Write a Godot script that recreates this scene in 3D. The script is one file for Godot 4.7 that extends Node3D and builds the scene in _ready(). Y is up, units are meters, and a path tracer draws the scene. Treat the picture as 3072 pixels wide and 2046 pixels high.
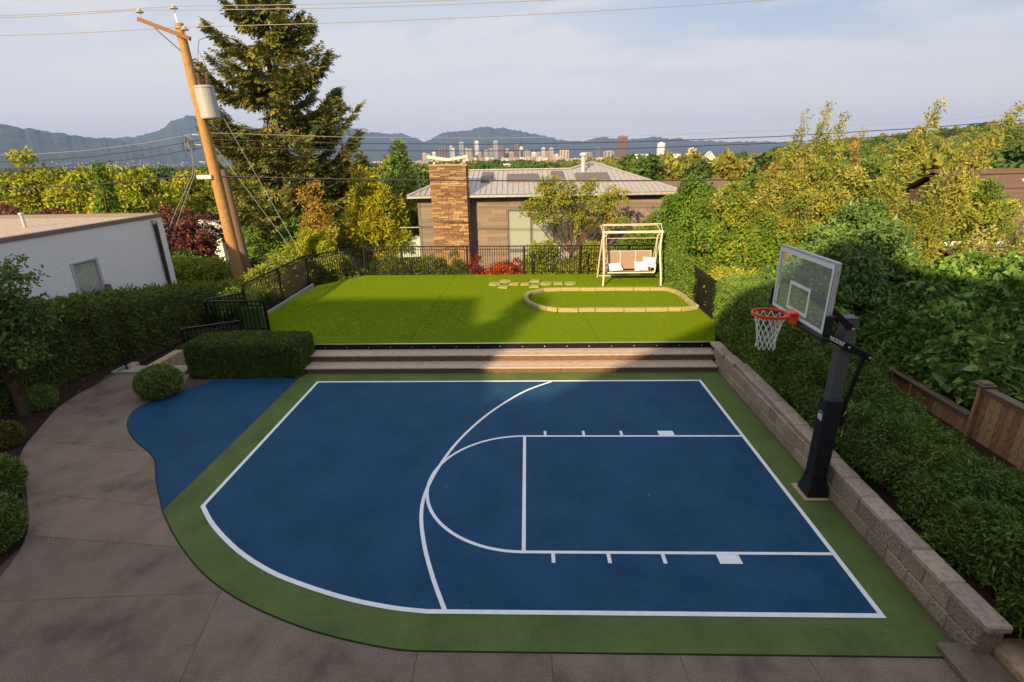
extends Node3D
# A backyard sports court in evening shade, a turf terrace, neighbouring houses, a distant city and mountains.

var rng := RandomNumberGenerator.new()
var used := {}
var cache := {}
var T := {}
var noise := FastNoiseLite.new()

const SUN_AZ := 0.40
const SUN_EL := 0.385
const LY := 0.53

# ---------------------------------------------------------------- mesh collector
class MB:
	var v := PackedVector3Array()
	var n := PackedVector3Array()
	var c := PackedColorArray()
	var tint := Color.WHITE
	func tri(a: Vector3, b: Vector3, d: Vector3) -> void:
		var q := (b - a).cross(d - a).normalized()
		v.append_array(PackedVector3Array([a, d, b]))
		n.append_array(PackedVector3Array([q, q, q]))
		c.append_array(PackedColorArray([tint, tint, tint]))
	func quad(a: Vector3, b: Vector3, d: Vector3, e: Vector3) -> void:
		tri(a, b, d)
		tri(a, d, e)
	func stri(a: Vector3, b: Vector3, d: Vector3, na: Vector3, nb: Vector3, nd: Vector3) -> void:
		v.append_array(PackedVector3Array([a, d, b]))
		n.append_array(PackedVector3Array([na, nd, nb]))
		c.append_array(PackedColorArray([tint, tint, tint]))
	func box(lo: Vector3, hi: Vector3, xf := Transform3D()) -> void:
		var p := []
		for i in 8:
			p.append(xf * Vector3(hi.x if i & 1 else lo.x, hi.y if i & 2 else lo.y, hi.z if i & 4 else lo.z))
		quad(p[4], p[5], p[7], p[6])
		quad(p[1], p[0], p[2], p[3])
		quad(p[5], p[1], p[3], p[7])
		quad(p[0], p[4], p[6], p[2])
		quad(p[6], p[7], p[3], p[2])
		quad(p[0], p[1], p[5], p[4])
	func tube(pts: Array, radii: Array, sides := 8, capped := true) -> void:
		var rings := []
		var outs := []
		var up := Vector3(0.31, 0.9, 0.17).normalized()
		for i in pts.size():
			var d: Vector3 = (pts[mini(i + 1, pts.size() - 1)] - pts[maxi(i - 1, 0)]).normalized()
			if absf(d.dot(up)) > 0.95:
				up = Vector3(0.9, 0.1, 0.4).normalized()
			var s := d.cross(up).normalized()
			var t := s.cross(d).normalized()
			up = t
			var ring := PackedVector3Array()
			var out := PackedVector3Array()
			for k in sides:
				var a := TAU * k / sides
				var o := s * cos(a) + t * sin(a)
				out.append(o)
				ring.append(pts[i] + o * radii[i])
			rings.append(ring)
			outs.append(out)
		for i in pts.size() - 1:
			for k in sides:
				var k2 := (k + 1) % sides
				stri(rings[i][k], rings[i + 1][k], rings[i + 1][k2], outs[i][k], outs[i + 1][k], outs[i + 1][k2])
				stri(rings[i][k], rings[i + 1][k2], rings[i][k2], outs[i][k], outs[i + 1][k2], outs[i][k2])
		if capped:
			for k in range(1, sides - 1):
				tri(rings[0][0], rings[0][k], rings[0][k + 1])
				var l: int = pts.size() - 1
				tri(rings[l][0], rings[l][k + 1], rings[l][k])
	func lathe(profile: Array, at := Vector3.ZERO, sides := 16, xf := Transform3D()) -> void:
		for i in profile.size() - 1:
			var a: Vector2 = profile[i]
			var b: Vector2 = profile[i + 1]
			for k in sides:
				var p := TAU * k / sides
				var q := TAU * (k + 1) / sides
				var a0 := xf * (at + Vector3(a.x * cos(p), a.y, a.x * sin(p)))
				var a1 := xf * (at + Vector3(a.x * cos(q), a.y, a.x * sin(q)))
				var b0 := xf * (at + Vector3(b.x * cos(p), b.y, b.x * sin(p)))
				var b1 := xf * (at + Vector3(b.x * cos(q), b.y, b.x * sin(q)))
				if a.x > 0.0001:
					tri(a0, b0, a1)
				if b.x > 0.0001:
					tri(a1, b0, b1)
	# a flat polygon in x,z pushed down from y1 to y0
	func slab(poly: PackedVector2Array, y0: float, y1: float) -> void:
		var q := poly
		if Geometry2D.is_polygon_clockwise(q):
			q = q.duplicate()
			q.reverse()
		var ix := Geometry2D.triangulate_polygon(q)
		for i in range(0, ix.size(), 3):
			var a := q[ix[i]]
			var b := q[ix[i + 1]]
			var d := q[ix[i + 2]]
			if (b - a).cross(d - a) > 0:
				var w := b
				b = d
				d = w
			tri(Vector3(a.x, y1, a.y), Vector3(b.x, y1, b.y), Vector3(d.x, y1, d.y))
		if y0 < y1:
			for i in q.size():
				var a := q[i]
				var b := q[(i + 1) % q.size()]
				quad(Vector3(b.x, y0, b.y), Vector3(a.x, y0, a.y), Vector3(a.x, y1, a.y), Vector3(b.x, y1, b.y))
	# a painted stripe of width w along points in x,z
	func stripe(pts: PackedVector2Array, w: float, y: float, closed := false) -> void:
		var cnt := pts.size()
		var l := PackedVector2Array()
		var r := PackedVector2Array()
		for i in cnt:
			var p0 := pts[(i - 1 + cnt) % cnt] if closed or i > 0 else pts[i]
			var p1 := pts[(i + 1) % cnt] if closed or i < cnt - 1 else pts[i]
			var d0 := (pts[i] - p0).normalized() if p0 != pts[i] else (p1 - pts[i]).normalized()
			var d1 := (p1 - pts[i]).normalized() if p1 != pts[i] else d0
			var m := (d0.orthogonal() + d1.orthogonal()).normalized()
			var k := w * 0.5 / maxf(0.35, m.dot(d0.orthogonal()))
			l.append(pts[i] + m * k)
			r.append(pts[i] - m * k)
		for i in (cnt if closed else cnt - 1):
			var j := (i + 1) % cnt
			var a := Vector3(l[i].x, y, l[i].y)
			var b := Vector3(l[j].x, y, l[j].y)
			var d := Vector3(r[j].x, y, r[j].y)
			var e := Vector3(r[i].x, y, r[i].y)
			if (b - a).cross(d - a).y > 0:
				quad(a, b, d, e)
			else:
				quad(a, e, d, b)
	func sprig(s: Dictionary, xf: Transform3D, col: Color) -> void:
		v.append_array(xf * s.v)
		n.append_array(Transform3D(xf.basis.orthonormalized(), Vector3.ZERO) * s.n)
		var k := PackedColorArray()
		k.resize(s.v.size())
		k.fill(col)
		c.append_array(k)
	func mesh() -> ArrayMesh:
		var m := ArrayMesh.new()
		if v.is_empty():
			return m
		var a := []
		a.resize(Mesh.ARRAY_MAX)
		a[Mesh.ARRAY_VERTEX] = v
		a[Mesh.ARRAY_NORMAL] = n
		a[Mesh.ARRAY_COLOR] = c
		m.add_surface_from_arrays(Mesh.PRIMITIVE_TRIANGLES, a)
		return m

# ---------------------------------------------------------------- nodes
func numbered(called: String) -> String:
	if not used.has(called):
		used[called] = 0
		return called
	used[called] += 1
	return "%s_%03d" % [called, used[called]]

func thing(called: String, label: String, category: String, at := Vector3.ZERO, turn := 0.0, group := "") -> Node3D:
	var o := Node3D.new()
	o.name = numbered(called)
	add_child(o)
	o.position = at
	o.rotation.y = turn
	o.set_meta("label", label)
	o.set_meta("category", category)
	if group:
		o.set_meta("group", group)
	return o

func part(parent: Node3D, called: String, mesh: Mesh, mat: Material, at := Vector3.ZERO, turn := Vector3.ZERO) -> MeshInstance3D:
	var o := MeshInstance3D.new()
	o.name = called
	o.mesh = mesh
	o.material_override = mat
	o.position = at
	o.rotation = turn
	parent.add_child(o, true)
	return o

func struct(called: String, mesh: Mesh, mat: Material) -> MeshInstance3D:
	var o := MeshInstance3D.new()
	o.name = numbered(called)
	o.mesh = mesh
	o.material_override = mat
	o.set_meta("kind", "structure")
	add_child(o)
	return o

func struct_node(called: String) -> Node3D:
	var o := Node3D.new()
	o.name = numbered(called)
	o.set_meta("kind", "structure")
	add_child(o)
	return o

func copy(o: Node3D, at: Vector3, turn := 0.0, size := Vector3.ONE, label := "") -> Node3D:
	var r: Node3D = o.duplicate()
	r.name = numbered(String(o.name).rstrip("_0123456789"))
	add_child(r)
	r.position = at
	r.rotation.y = turn
	r.scale = size
	if label:
		r.set_meta("label", label)
	return r

# box with small chamfers, cached by size, centred
func bb(size: Vector3, bev := 0.008) -> ArrayMesh:
	var key := "%.3f %.3f %.3f %.3f" % [size.x, size.y, size.z, bev]
	if cache.has(key):
		return cache[key]
	var m := MB.new()
	var h := size * 0.5
	var k := minf(bev, minf(h.x, minf(h.y, h.z)) * 0.8)
	var f := func(sx, sy, sz, ax):
		var p := Vector3(h.x * sx, h.y * sy, h.z * sz)
		for i in 3:
			if i != ax:
				p[i] -= k * signf(p[i])
		return p
	for ax in 3:
		for s in [-1, 1]:
			var q := []
			for uv in [[-1, -1], [1, -1], [1, 1], [-1, 1]]:
				var d := [0, 0, 0]
				d[ax] = s
				d[(ax + 1) % 3] = uv[0]
				d[(ax + 2) % 3] = uv[1]
				q.append(f.call(d[0], d[1], d[2], ax))
			if s > 0:
				m.quad(q[0], q[1], q[2], q[3])
			else:
				m.quad(q[3], q[2], q[1], q[0])
	for ax in 3:
		var b := (ax + 1) % 3
		var e := (ax + 2) % 3
		for s1 in [-1, 1]:
			for s2 in [-1, 1]:
				var lo := [0, 0, 0]
				lo[ax] = -1
				lo[b] = s1
				lo[e] = s2
				var hi := lo.duplicate()
				hi[ax] = 1
				var p0: Vector3 = f.call(lo[0], lo[1], lo[2], b)
				var p1: Vector3 = f.call(hi[0], hi[1], hi[2], b)
				var p2: Vector3 = f.call(hi[0], hi[1], hi[2], e)
				var p3: Vector3 = f.call(lo[0], lo[1], lo[2], e)
				if s1 * s2 < 0:
					m.quad(p0, p1, p2, p3)
				else:
					m.quad(p3, p2, p1, p0)
	for i in 8:
		var d := [1 if i & 1 else -1, 1 if i & 2 else -1, 1 if i & 4 else -1]
		var p: Array = [f.call(d[0], d[1], d[2], 0), f.call(d[0], d[1], d[2], 1), f.call(d[0], d[1], d[2], 2)]
		if d[0] * d[1] * d[2] > 0:
			m.tri(p[0], p[1], p[2])
		else:
			m.tri(p[2], p[1], p[0])
	cache[key] = m.mesh()
	return cache[key]

# a bevelled box part between two corners
func bar(parent: Node3D, called: String, lo: Vector3, hi: Vector3, mat: Material, bev := 0.008) -> MeshInstance3D:
	return part(parent, called, bb((hi - lo).abs(), bev), mat, (lo + hi) * 0.5)

# a square or flat bar laid from a to b
func beam(parent: Node3D, called: String, a: Vector3, b: Vector3, w: float, h: float, mat: Material, bev := 0.004) -> MeshInstance3D:
	var d := b - a
	var o := part(parent, called, bb(Vector3(w, h, snappedf(d.length(), 0.001)), bev), mat, (a + b) * 0.5)
	var up := Vector3.UP if absf(d.normalized().y) < 0.99 else Vector3.RIGHT
	o.basis = Basis.looking_at(d.normalized(), up)
	return o

func pipe(parent: Node3D, called: String, pts: Array, r: float, mat: Material, sides := 8) -> MeshInstance3D:
	var m := MB.new()
	var rr := []
	for p in pts:
		rr.append(r)
	m.tube(pts, rr, sides)
	return part(parent, called, m.mesh(), mat)

# ---------------------------------------------------------------- materials
func s3(r: int, g: int, b: int) -> Color:
	return Color8(r, g, b)

func lin(r: int, g: int, b: int) -> Color:
	return Color8(r, g, b).srgb_to_linear()

func ntex(key: String, freq: float, octaves: int, cols: Array, size := 512, seed_ := 1, kind := FastNoiseLite.TYPE_SIMPLEX_SMOOTH) -> NoiseTexture2D:
	if T.has(key):
		return T[key]
	var f := FastNoiseLite.new()
	f.seed = seed_
	f.noise_type = kind
	f.frequency = freq
	f.fractal_octaves = octaves
	f.fractal_gain = 0.6
	var t := NoiseTexture2D.new()
	t.width = size
	t.height = size
	t.seamless = true
	t.noise = f
	var g := Gradient.new()
	g.offsets = PackedFloat32Array()
	g.colors = PackedColorArray()
	var offs := PackedFloat32Array()
	var cc := PackedColorArray()
	for i in cols.size():
		offs.append(float(i) / (cols.size() - 1))
		cc.append(cols[i])
	g.offsets = offs
	g.colors = cc
	t.color_ramp = g
	T[key] = t
	return t

func nnorm(key: String, freq: float, octaves: int, strength: float, size := 512, seed_ := 5) -> NoiseTexture2D:
	if T.has(key):
		return T[key]
	var f := FastNoiseLite.new()
	f.seed = seed_
	f.frequency = freq
	f.fractal_octaves = octaves
	var t := NoiseTexture2D.new()
	t.width = size
	t.height = size
	t.seamless = true
	t.as_normal_map = true
	t.bump_strength = strength
	t.noise = f
	T[key] = t
	return t

func mat(called: String, col: Color, rough := 0.8, tex: Texture2D = null, tile := 2.0, norm: Texture2D = null, norm_scale := 1.0, world := true) -> StandardMaterial3D:
	var m := StandardMaterial3D.new()
	m.resource_name = called
	m.albedo_color = col
	m.roughness = rough
	m.metallic_specular = 0.4
	if tex:
		m.albedo_texture = tex
	if norm:
		m.normal_enabled = true
		m.normal_texture = norm
		m.normal_scale = norm_scale
	if tex or norm:
		m.uv1_triplanar = true
		m.uv1_world_triplanar = world
		m.uv1_scale = Vector3.ONE / tile
	return m

func leafmat(called: String, rough := 0.55, back := 0.35) -> StandardMaterial3D:
	var m := StandardMaterial3D.new()
	m.resource_name = called
	m.vertex_color_use_as_albedo = true
	m.roughness = rough
	m.metallic_specular = 0.35
	m.cull_mode = BaseMaterial3D.CULL_DISABLED
	m.backlight_enabled = true
	m.backlight = Color(back, back * 1.05, back * 0.5)
	return m

# ---------------------------------------------------------------- foliage
func rnd(a: float, b: float) -> float:
	return rng.randf_range(a, b)

func rdir() -> Vector3:
	var z := rnd(-1, 1)
	var a := rnd(0, TAU)
	var r := sqrt(1 - z * z)
	return Vector3(r * cos(a), z, r * sin(a))

# a small twig with leaves: folded diamonds round the origin, growing along +y
func make_sprig(count: int, length: float, width: float, spread: float, lift := 0.5, simple := false) -> Dictionary:
	var v := PackedVector3Array()
	var n := PackedVector3Array()
	for i in count:
		var p := Vector3(rnd(-1, 1), rnd(-0.6, 1.0), rnd(-1, 1)) * spread
		var d := (rdir() + Vector3.UP * lift).normalized()
		var s := d.cross(rdir()).normalized()
		var u := s.cross(d).normalized()
		var l := length * rnd(0.7, 1.25)
		var w := width * rnd(0.8, 1.2) * 0.5
		var a := p
		var b := p + d * l * 0.42 + s * w + u * w * 0.35
		var e := p + d * l - u * l * 0.12
		var f := p + d * l * 0.42 - s * w + u * w * 0.35
		var n1 := (b - a).cross(e - a).normalized()
		var n2 := (e - a).cross(f - a).normalized()
		if n1.dot(u) < 0:
			n1 = -n1
		if n2.dot(u) < 0:
			n2 = -n2
		if simple:
			v.append_array(PackedVector3Array([a - s * w * 0.7, e, a + s * w * 0.7]))
			n.append_array(PackedVector3Array([u, u, u]))
			continue
		v.append_array(PackedVector3Array([a, e, b, a, f, e]))
		n.append_array(PackedVector3Array([n1, n1, n1, n2, n2, n2]))
	return {"v": v, "n": n}

# a flat drooping needle spray along +z
func make_spray(count: int, length: float, width: float) -> Dictionary:
	var v := PackedVector3Array()
	var n := PackedVector3Array()
	for i in count:
		var t := float(i) / count
		for sd in [-1.0, 1.0]:
			var p := Vector3(0, -0.18 * t * t * length, t * length)
			var d := Vector3(sd * rnd(0.5, 1.0), rnd(-0.75, 0.15), rnd(0.4, 1.0)).normalized()
			var l := length * (0.62 - 0.42 * t) * rnd(0.7, 1.2)
			var s := d.cross(Vector3(rnd(-0.5, 0.5), 1, rnd(-0.5, 0.5))).normalized()
			var w := width * rnd(0.7, 1.3) * 0.5
			var a := p
			var b := p + d * l * 0.5 + s * w
			var e := p + d * l + Vector3(0, -0.1 * l, 0)
			var f := p + d * l * 0.5 - s * w
			var q := (b - a).cross(e - a).normalized()
			v.append_array(PackedVector3Array([a, e, b, a, f, e]))
			n.append_array(PackedVector3Array([q, q, q, q, q, q]))
	return {"v": v, "n": n}

func orient(dir: Vector3, size: float) -> Basis:
	var y := (dir + rdir() * 0.5).normalized()
	var x := y.cross(rdir()).normalized()
	return Basis(x, y, x.cross(y)).scaled_local(Vector3.ONE * size)

func pick(pal: Array, vary := 0.2) -> Color:
	var a: Color = pal[rng.randi() % pal.size()]
	var k := rnd(1.0 - vary, 1.0 + vary)
	return Color(a.r * k, a.g * k, a.b * k)

# leafy shells round a list of [centre, radius]
func clumps(m: MB, list: Array, sprigs: Array, density: float, pal: Array, low := -0.7, size := 1.0) -> void:
	for it in list:
		var c: Vector3 = it[0]
		var r: float = it[1]
		var own: Color = pick(pal, 0.12)
		for i in int(density * r * r) + 3:
			var d := rdir()
			if d.y < low:
				d.y = -d.y
			var p := c + d * r * rnd(0.55, 1.08) * Vector3(1, 0.85, 1)
			var q := pick(pal)
			m.sprig(sprigs[rng.randi() % sprigs.size()], Transform3D(orient(d, rnd(0.5, 1.45) * size), p), q.lerp(own, 0.5))

func cloud(centre: Vector3, radii: Vector3, count: int, r0: float, r1: float, shell := 0.45) -> Array:
	var out := []
	for i in count:
		var d := rdir()
		var k := 0.92 + 0.75 * noise.get_noise_3d(d.x * 70.0 + centre.x * 50.0, d.y * 70.0 + radii.x * 90.0, d.z * 70.0 + centre.z * 31.0)
		var p := centre + d * pow(rnd(shell, 1.0), 0.6) * radii * rnd(0.8, 1.05) * k
		out.append([p, rnd(r0, r1)])
	return out

# trunk, limbs and a crown of leafy clumps; clump places are given relative to the foot
func tree(called: String, label: String, at: Vector3, list: Array, trunk_h: float, trunk_r: float, sprigs: Array, density: float, pal: Array, mats: Array, group := "", size := 1.0, low := -0.7, category := "tree", lean := Vector3.ZERO) -> Node3D:
	var t := thing(called, label, category, at, 0.0, group)
	var w := MB.new()
	var pts := []
	var rad := []
	for i in 7:
		var k := i / 6.0
		pts.append(Vector3(sin(k * 4.0 + at.x) * 0.06 * trunk_h * 0.3, k * trunk_h, cos(k * 3.0 + at.z) * 0.05 * trunk_h * 0.3) + lean * k * k)
		rad.append(trunk_r * (1.25 - 0.25 * minf(1.0, k * 6.0)) * (1.0 - 0.6 * k))
	w.tube(pts, rad, 10)
	for i in list.size():
		if i % 2 == 0 or list.size() < 14:
			var e: Vector3 = list[i][0]
			var k2 := clampf(e.y / maxf(trunk_h, 0.1) * 0.55, 0.25, 0.95)
			var s: Vector3 = pts[int(k2 * 6.0)]
			var mid := (s + e) * 0.5 + Vector3(0, -0.08 * (e - s).length(), 0)
			w.tube([s, mid, e], [trunk_r * 0.36, trunk_r * 0.22, trunk_r * 0.07], 6)
	part(t, "trunk", w.mesh(), mats[1])
	var m := MB.new()
	clumps(m, list, sprigs, density, pal, low, size)
	part(t, "crown", m.mesh(), mats[0])
	return t

# leaves over a rounded box; core fills it
func hedge_leaves(m: MB, lo: Vector3, hi: Vector3, sprigs: Array, per_m2: float, pal: Array, rough := 0.04, size := 1.0, wob := 0.0, faces := [[0, -1], [0, 1], [1, 1], [2, 1], [2, -1]]) -> void:
	var s := hi - lo
	for f in faces:
		var ax: int = f[0]
		var u := (ax + 1) % 3
		var w := (ax + 2) % 3
		var cnt := int(s[u] * s[w] * per_m2)
		for i in cnt:
			var p := Vector3()
			p[ax] = hi[ax] if f[1] > 0 else lo[ax]
			p[u] = rnd(lo[u], hi[u])
			p[w] = rnd(lo[w], hi[w])
			var nn := Vector3.ZERO
			nn[ax] = f[1]
			var bump := noise.get_noise_3d(p.x * 60, p.y * 60, p.z * 60) * wob
			# round the edges
			for e in [u, w]:
				var dl := minf(p[e] - lo[e], hi[e] - p[e])
				if dl < 0.09 and not (e == 1 and p[e] - lo[e] < 0.09):
					p[ax] -= nn[ax] * (0.09 - dl) * 0.5
			p += nn * (rnd(-rough, rough) + bump)
			m.sprig(sprigs[rng.randi() % sprigs.size()], Transform3D(orient((nn + Vector3.UP * 0.25).normalized(), rnd(0.75, 1.25) * size), p), pick(pal, 0.28))

# ---------------------------------------------------------------- ground height away from the lot
func gh(x: float, z: float) -> float:
	if x > -17.3 and x < -15.1 and z < -6.1 and z > -9.1:
		return -1.9
	var y = -0.15
	if x < -19.8:
		y = lerpf(y, -1.0, smoothstep(-19.8, -21.5, x))
	y = lerpf(y, -1.1, smoothstep(-17.4, -18.2, z))
	y -= 7.5 * smoothstep(-38.0, -150.0, z) + 6.0 * smoothstep(-150.0, -900.0, z) + 12.0 * smoothstep(-900.0, -3600.0, z)
	y += 17.0 * exp(-pow((x - 290.0) / 120.0, 2.0) - pow((z + 330.0) / 190.0, 2.0))
	y -= 5.0 * smoothstep(25.0, 90.0, absf(x)) * smoothstep(40.0, -60.0, z) * (1.0 - smoothstep(-150.0, -300.0, z))
	return y

func _ready() -> void:
	rng.seed = 20240611
	noise.seed = 7
	noise.frequency = 0.02
	light_and_camera()
	materials()
	terrain()
	court()
	driveway()
	terrace()
	fences()
	retaining_wall()
	hoop()
	garden_left()
	hedges_right()
	swing_seat()
	stone_house()
	white_house()
	brown_roof_house()
	own_house()
	power_lines()
	big_conifer()
	vegetation_left()
	vegetation_back()
	vegetation_right()
	far_things()

# ---------------------------------------------------------------- camera, sky, sun
func light_and_camera() -> void:
	var cam = Camera3D.new()
	cam.name = "camera"
	cam.position = Vector3(-4.821, 6.008, 8.521)
	cam.rotation = Vector3(-0.34301, 0.032615, -0.01755)
	cam.fov = 66.883
	cam.near = 0.05
	cam.far = 40000.0
	cam.current = true
	add_child(cam)
	var e = Environment.new()
	e.background_mode = Environment.BG_SKY
	var sky = Sky.new()
	var pm = PanoramaSkyMaterial.new()
	pm.panorama = ImageTexture.create_from_image(sky_image())
	sky.sky_material = pm
	e.sky = sky
	e.background_energy_multiplier = 0.68
	e.tonemap_mode = Environment.TONE_MAPPER_LINEAR
	e.tonemap_exposure = 1.7
	e.sdfgi_enabled = true
	e.ssao_enabled = true
	e.ssil_enabled = true
	e.fog_enabled = true
	e.fog_density = 0.000058
	e.fog_light_color = Color(0.62, 0.74, 1.0)
	var we = WorldEnvironment.new()
	we.name = "environment"
	we.environment = e
	add_child(we)
	var sun = DirectionalLight3D.new()
	sun.name = "sun"
	sun.light_color = Color(1.0, 0.89, 0.70)
	sun.light_energy = 1.6
	sun.light_angular_distance = 1.2
	sun.shadow_enabled = true
	add_child(sun)
	var d = Vector3(sin(SUN_AZ) * cos(SUN_EL), -sin(SUN_EL), -cos(SUN_AZ) * cos(SUN_EL))
	sun.basis = Basis.looking_at(d, Vector3.UP)

func sky_image() -> Image:
	var w = 1024
	var h = 512
	var im = Image.create(w, h, false, Image.FORMAT_RGBAF)
	var f = FastNoiseLite.new()
	f.seed = 31
	f.frequency = 1.1
	f.fractal_octaves = 5
	f.domain_warp_enabled = true
	f.domain_warp_amplitude = 0.35
	f.domain_warp_frequency = 0.9
	var hor = lin(228, 219, 209)
	var mid = lin(146, 180, 216)
	var zen = lin(156, 184, 220)
	var cl = lin(221, 219, 220)
	for j in h:
		var el = PI * 0.5 - PI * (j + 0.5) / h
		var y = sin(el)
		for i in w:
			var az = TAU * (i + 0.5) / w
			var dx = sin(az) * cos(el)
			var dz = -cos(az) * cos(el)
			var k = maxf(y, 0.0)
			var col = hor.lerp(mid, smoothstep(0.02, 0.3, k)).lerp(zen, smoothstep(0.4, 1.0, k))
			# thin streaks of high cloud lying across the sky, drawn on a level sheet
			var q = 1.0 / (k + 0.16)
			var px = dx * q
			var pz = dz * q
			var nn = f.get_noise_3d(px * 0.55 + pz * 0.35, pz * 1.5 - px * 0.6, 3.0) * 0.5 + 0.5
			var veil = f.get_noise_3d(px * 0.25, pz * 0.25, 9.0) * 0.5 + 0.5
			var cover = clampf(0.94 - 1.1 * smoothstep(0.55, 1.0, cos(az - 0.95)), -0.16, 1.0)
			var c = clampf(smoothstep(0.40, 0.60, nn * 0.7 + veil * 0.3) * 0.9 + cover * 0.95 - 0.22, 0.0, 1.0)
			c *= smoothstep(0.0, 0.12, k)
			col = col.lerp(cl, c * 0.85)
			im.set_pixel(i, j, Color(col.r, col.g, col.b, 1.0))
	return im

# ---------------------------------------------------------------- shared materials
var slope := []
var M := {}
var SP := {}
func materials() -> void:
	var grain = ntex("grain", 0.02, 6, [Color(0.72, 0.72, 0.72), Color(0.92, 0.92, 0.92), Color(1, 1, 1)], 512, 3)
	var fine = ntex("fine", 0.09, 5, [Color(0.62, 0.62, 0.62), Color(0.9, 0.9, 0.9), Color(1, 1, 1)], 512, 4)
	var speck = ntex("speck", 0.16, 4, [Color(0.3, 0.28, 0.26), Color(0.68, 0.65, 0.62), Color(0.76, 0.73, 0.7), Color(1.0, 0.98, 0.95)], 1024, 8)
	var nfine = nnorm("nfine", 0.12, 4, 6.0)
	var ncoarse = nnorm("ncoarse", 0.03, 5, 8.0, 512, 9)
	var court_t = ntex("court_t", 0.006, 6, [Color(0.80, 0.82, 0.84), Color(0.92, 0.93, 0.94), Color(1, 1, 1)], 1024, 12)
	M.blue = mat("court blue acrylic", s3(36, 79, 112), 0.62, court_t, 9.0, nfine, 0.06)
	M.green = mat("court green acrylic", s3(98, 116, 62), 0.62, court_t, 7.0, nfine, 0.06)
	for q in [M.blue, M.green]:
		q.metallic_specular = 0.22
		q.detail_enabled = true
		q.detail_blend_mode = BaseMaterial3D.BLEND_MODE_MUL
		q.detail_albedo = ntex("scuff", 0.02, 6, [Color(0.84, 0.85, 0.86), Color(0.97, 0.97, 0.97), Color(1, 1, 1), Color(1, 1, 1), Color(0.96, 0.95, 0.93)], 1024, 33)
		q.detail_uv_layer = BaseMaterial3D.DETAIL_UV_2
		q.uv2_triplanar = true
		q.uv2_world_triplanar = true
		q.uv2_scale = Vector3(1.0 / 4.1, 1.0, 1.0 / 2.3)
	M.line = mat("white line paint", s3(240, 242, 244), 0.6, ntex("line_t", 0.03, 5, [Color(0.93, 0.93, 0.93), Color(1, 1, 1)], 256, 5), 2.0)
	M.concrete = mat("exposed aggregate concrete", s3(192, 175, 162), 0.8, speck, 2.4, nfine, 0.8)
	M.concrete.detail_enabled = true
	M.concrete.detail_blend_mode = BaseMaterial3D.BLEND_MODE_MUL
	M.concrete.detail_albedo = ntex("stain", 0.008, 5, [Color(0.72, 0.71, 0.73), Color(0.92, 0.9, 0.89), Color(1, 1, 1), Color(0.97, 0.92, 0.88)], 512, 21)
	M.concrete.detail_uv_layer = BaseMaterial3D.DETAIL_UV_2
	M.concrete.uv2_triplanar = true
	M.concrete.uv2_world_triplanar = true
	M.concrete.uv2_scale = Vector3.ONE / 5.3
	M.concrete_b = M.concrete.duplicate()
	M.concrete_b.albedo_color = s3(184, 169, 158)
	M.concrete_b.uv2_offset = Vector3(0.37, 0.1, 0.61)
	M.concrete_c = M.concrete.duplicate()
	M.concrete_c.albedo_color = s3(198, 179, 164)
	M.concrete_c.uv2_offset = Vector3(0.71, 0.4, 0.23)
	M.smooth_concrete = mat("smooth concrete", s3(176, 166, 152), 0.85, grain, 1.7, nfine, 0.35)
	M.gap = mat("joint filler", s3(84, 75, 69), 0.95)
	M.turf = mat("turf", s3(112, 131, 18), 0.75, ntex("turf_t", 0.02, 6, [Color(0.72, 0.78, 0.62), Color(0.95, 0.97, 0.9), Color(1.0, 1.0, 0.95), Color(0.93, 0.9, 0.8)], 1024, 14), 2.7, nnorm("turf_n", 0.3, 3, 10.0, 512, 15), 0.3)
	M.turf.metallic_specular = 0.12
	M.soil = mat("bark mulch", s3(72, 50, 38), 0.95, ntex("soil_t", 0.06, 5, [Color(0.35, 0.32, 0.3), Color(0.8, 0.75, 0.7), Color(1, 0.95, 0.9)], 512, 16), 0.9, ncoarse, 1.6)
	M.land = mat("far ground", s3(78, 84, 50), 0.95, ntex("land_t", 0.01, 6, [Color(0.55, 0.6, 0.5), Color(0.9, 0.9, 0.8), Color(1, 0.95, 0.85)], 512, 17), 60.0)
	var wood_t = ntex("wood_t", 0.03, 6, [Color(0.62, 0.58, 0.55), Color(0.9, 0.88, 0.86), Color(1, 1, 1)], 512, 18)
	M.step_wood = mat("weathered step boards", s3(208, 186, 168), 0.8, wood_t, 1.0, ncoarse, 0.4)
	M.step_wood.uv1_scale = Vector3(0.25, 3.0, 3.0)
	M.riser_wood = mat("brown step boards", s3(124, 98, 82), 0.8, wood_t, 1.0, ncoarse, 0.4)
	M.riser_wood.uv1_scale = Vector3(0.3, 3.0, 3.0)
	M.black = mat("black metal", s3(30, 29, 29), 0.42, fine, 0.6)
	M.black.metallic = 0.25
	M.rubber = mat("black pad vinyl", s3(34, 34, 37), 0.5, fine, 0.5)
	M.pole_grey = mat("charcoal painted steel", s3(92, 94, 98), 0.45, fine, 0.8)
	M.silver = mat("bright steel", s3(208, 208, 206), 0.3)
	M.silver.metallic = 0.85
	M.alu = mat("pale grey frame", s3(202, 200, 202), 0.45, fine, 0.9)
	M.white_paint = mat("white board paint", s3(226, 226, 222), 0.5)
	M.rim = mat("orange rim paint", s3(232, 62, 26), 0.35)
	M.net = mat("white net cord", s3(236, 232, 222), 0.85)
	var gl = StandardMaterial3D.new()
	gl.resource_name = "clear board glass"
	gl.albedo_color = Color(0.92, 0.96, 0.92, 0.10)
	gl.transparency = BaseMaterial3D.TRANSPARENCY_ALPHA
	gl.roughness = 0.02
	gl.metallic_specular = 0.28
	M.glass = gl
	var wg = StandardMaterial3D.new()
	wg.resource_name = "window glass"
	wg.albedo_color = Color(0.85, 0.9, 0.9, 0.22)
	wg.transparency = BaseMaterial3D.TRANSPARENCY_ALPHA
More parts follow.
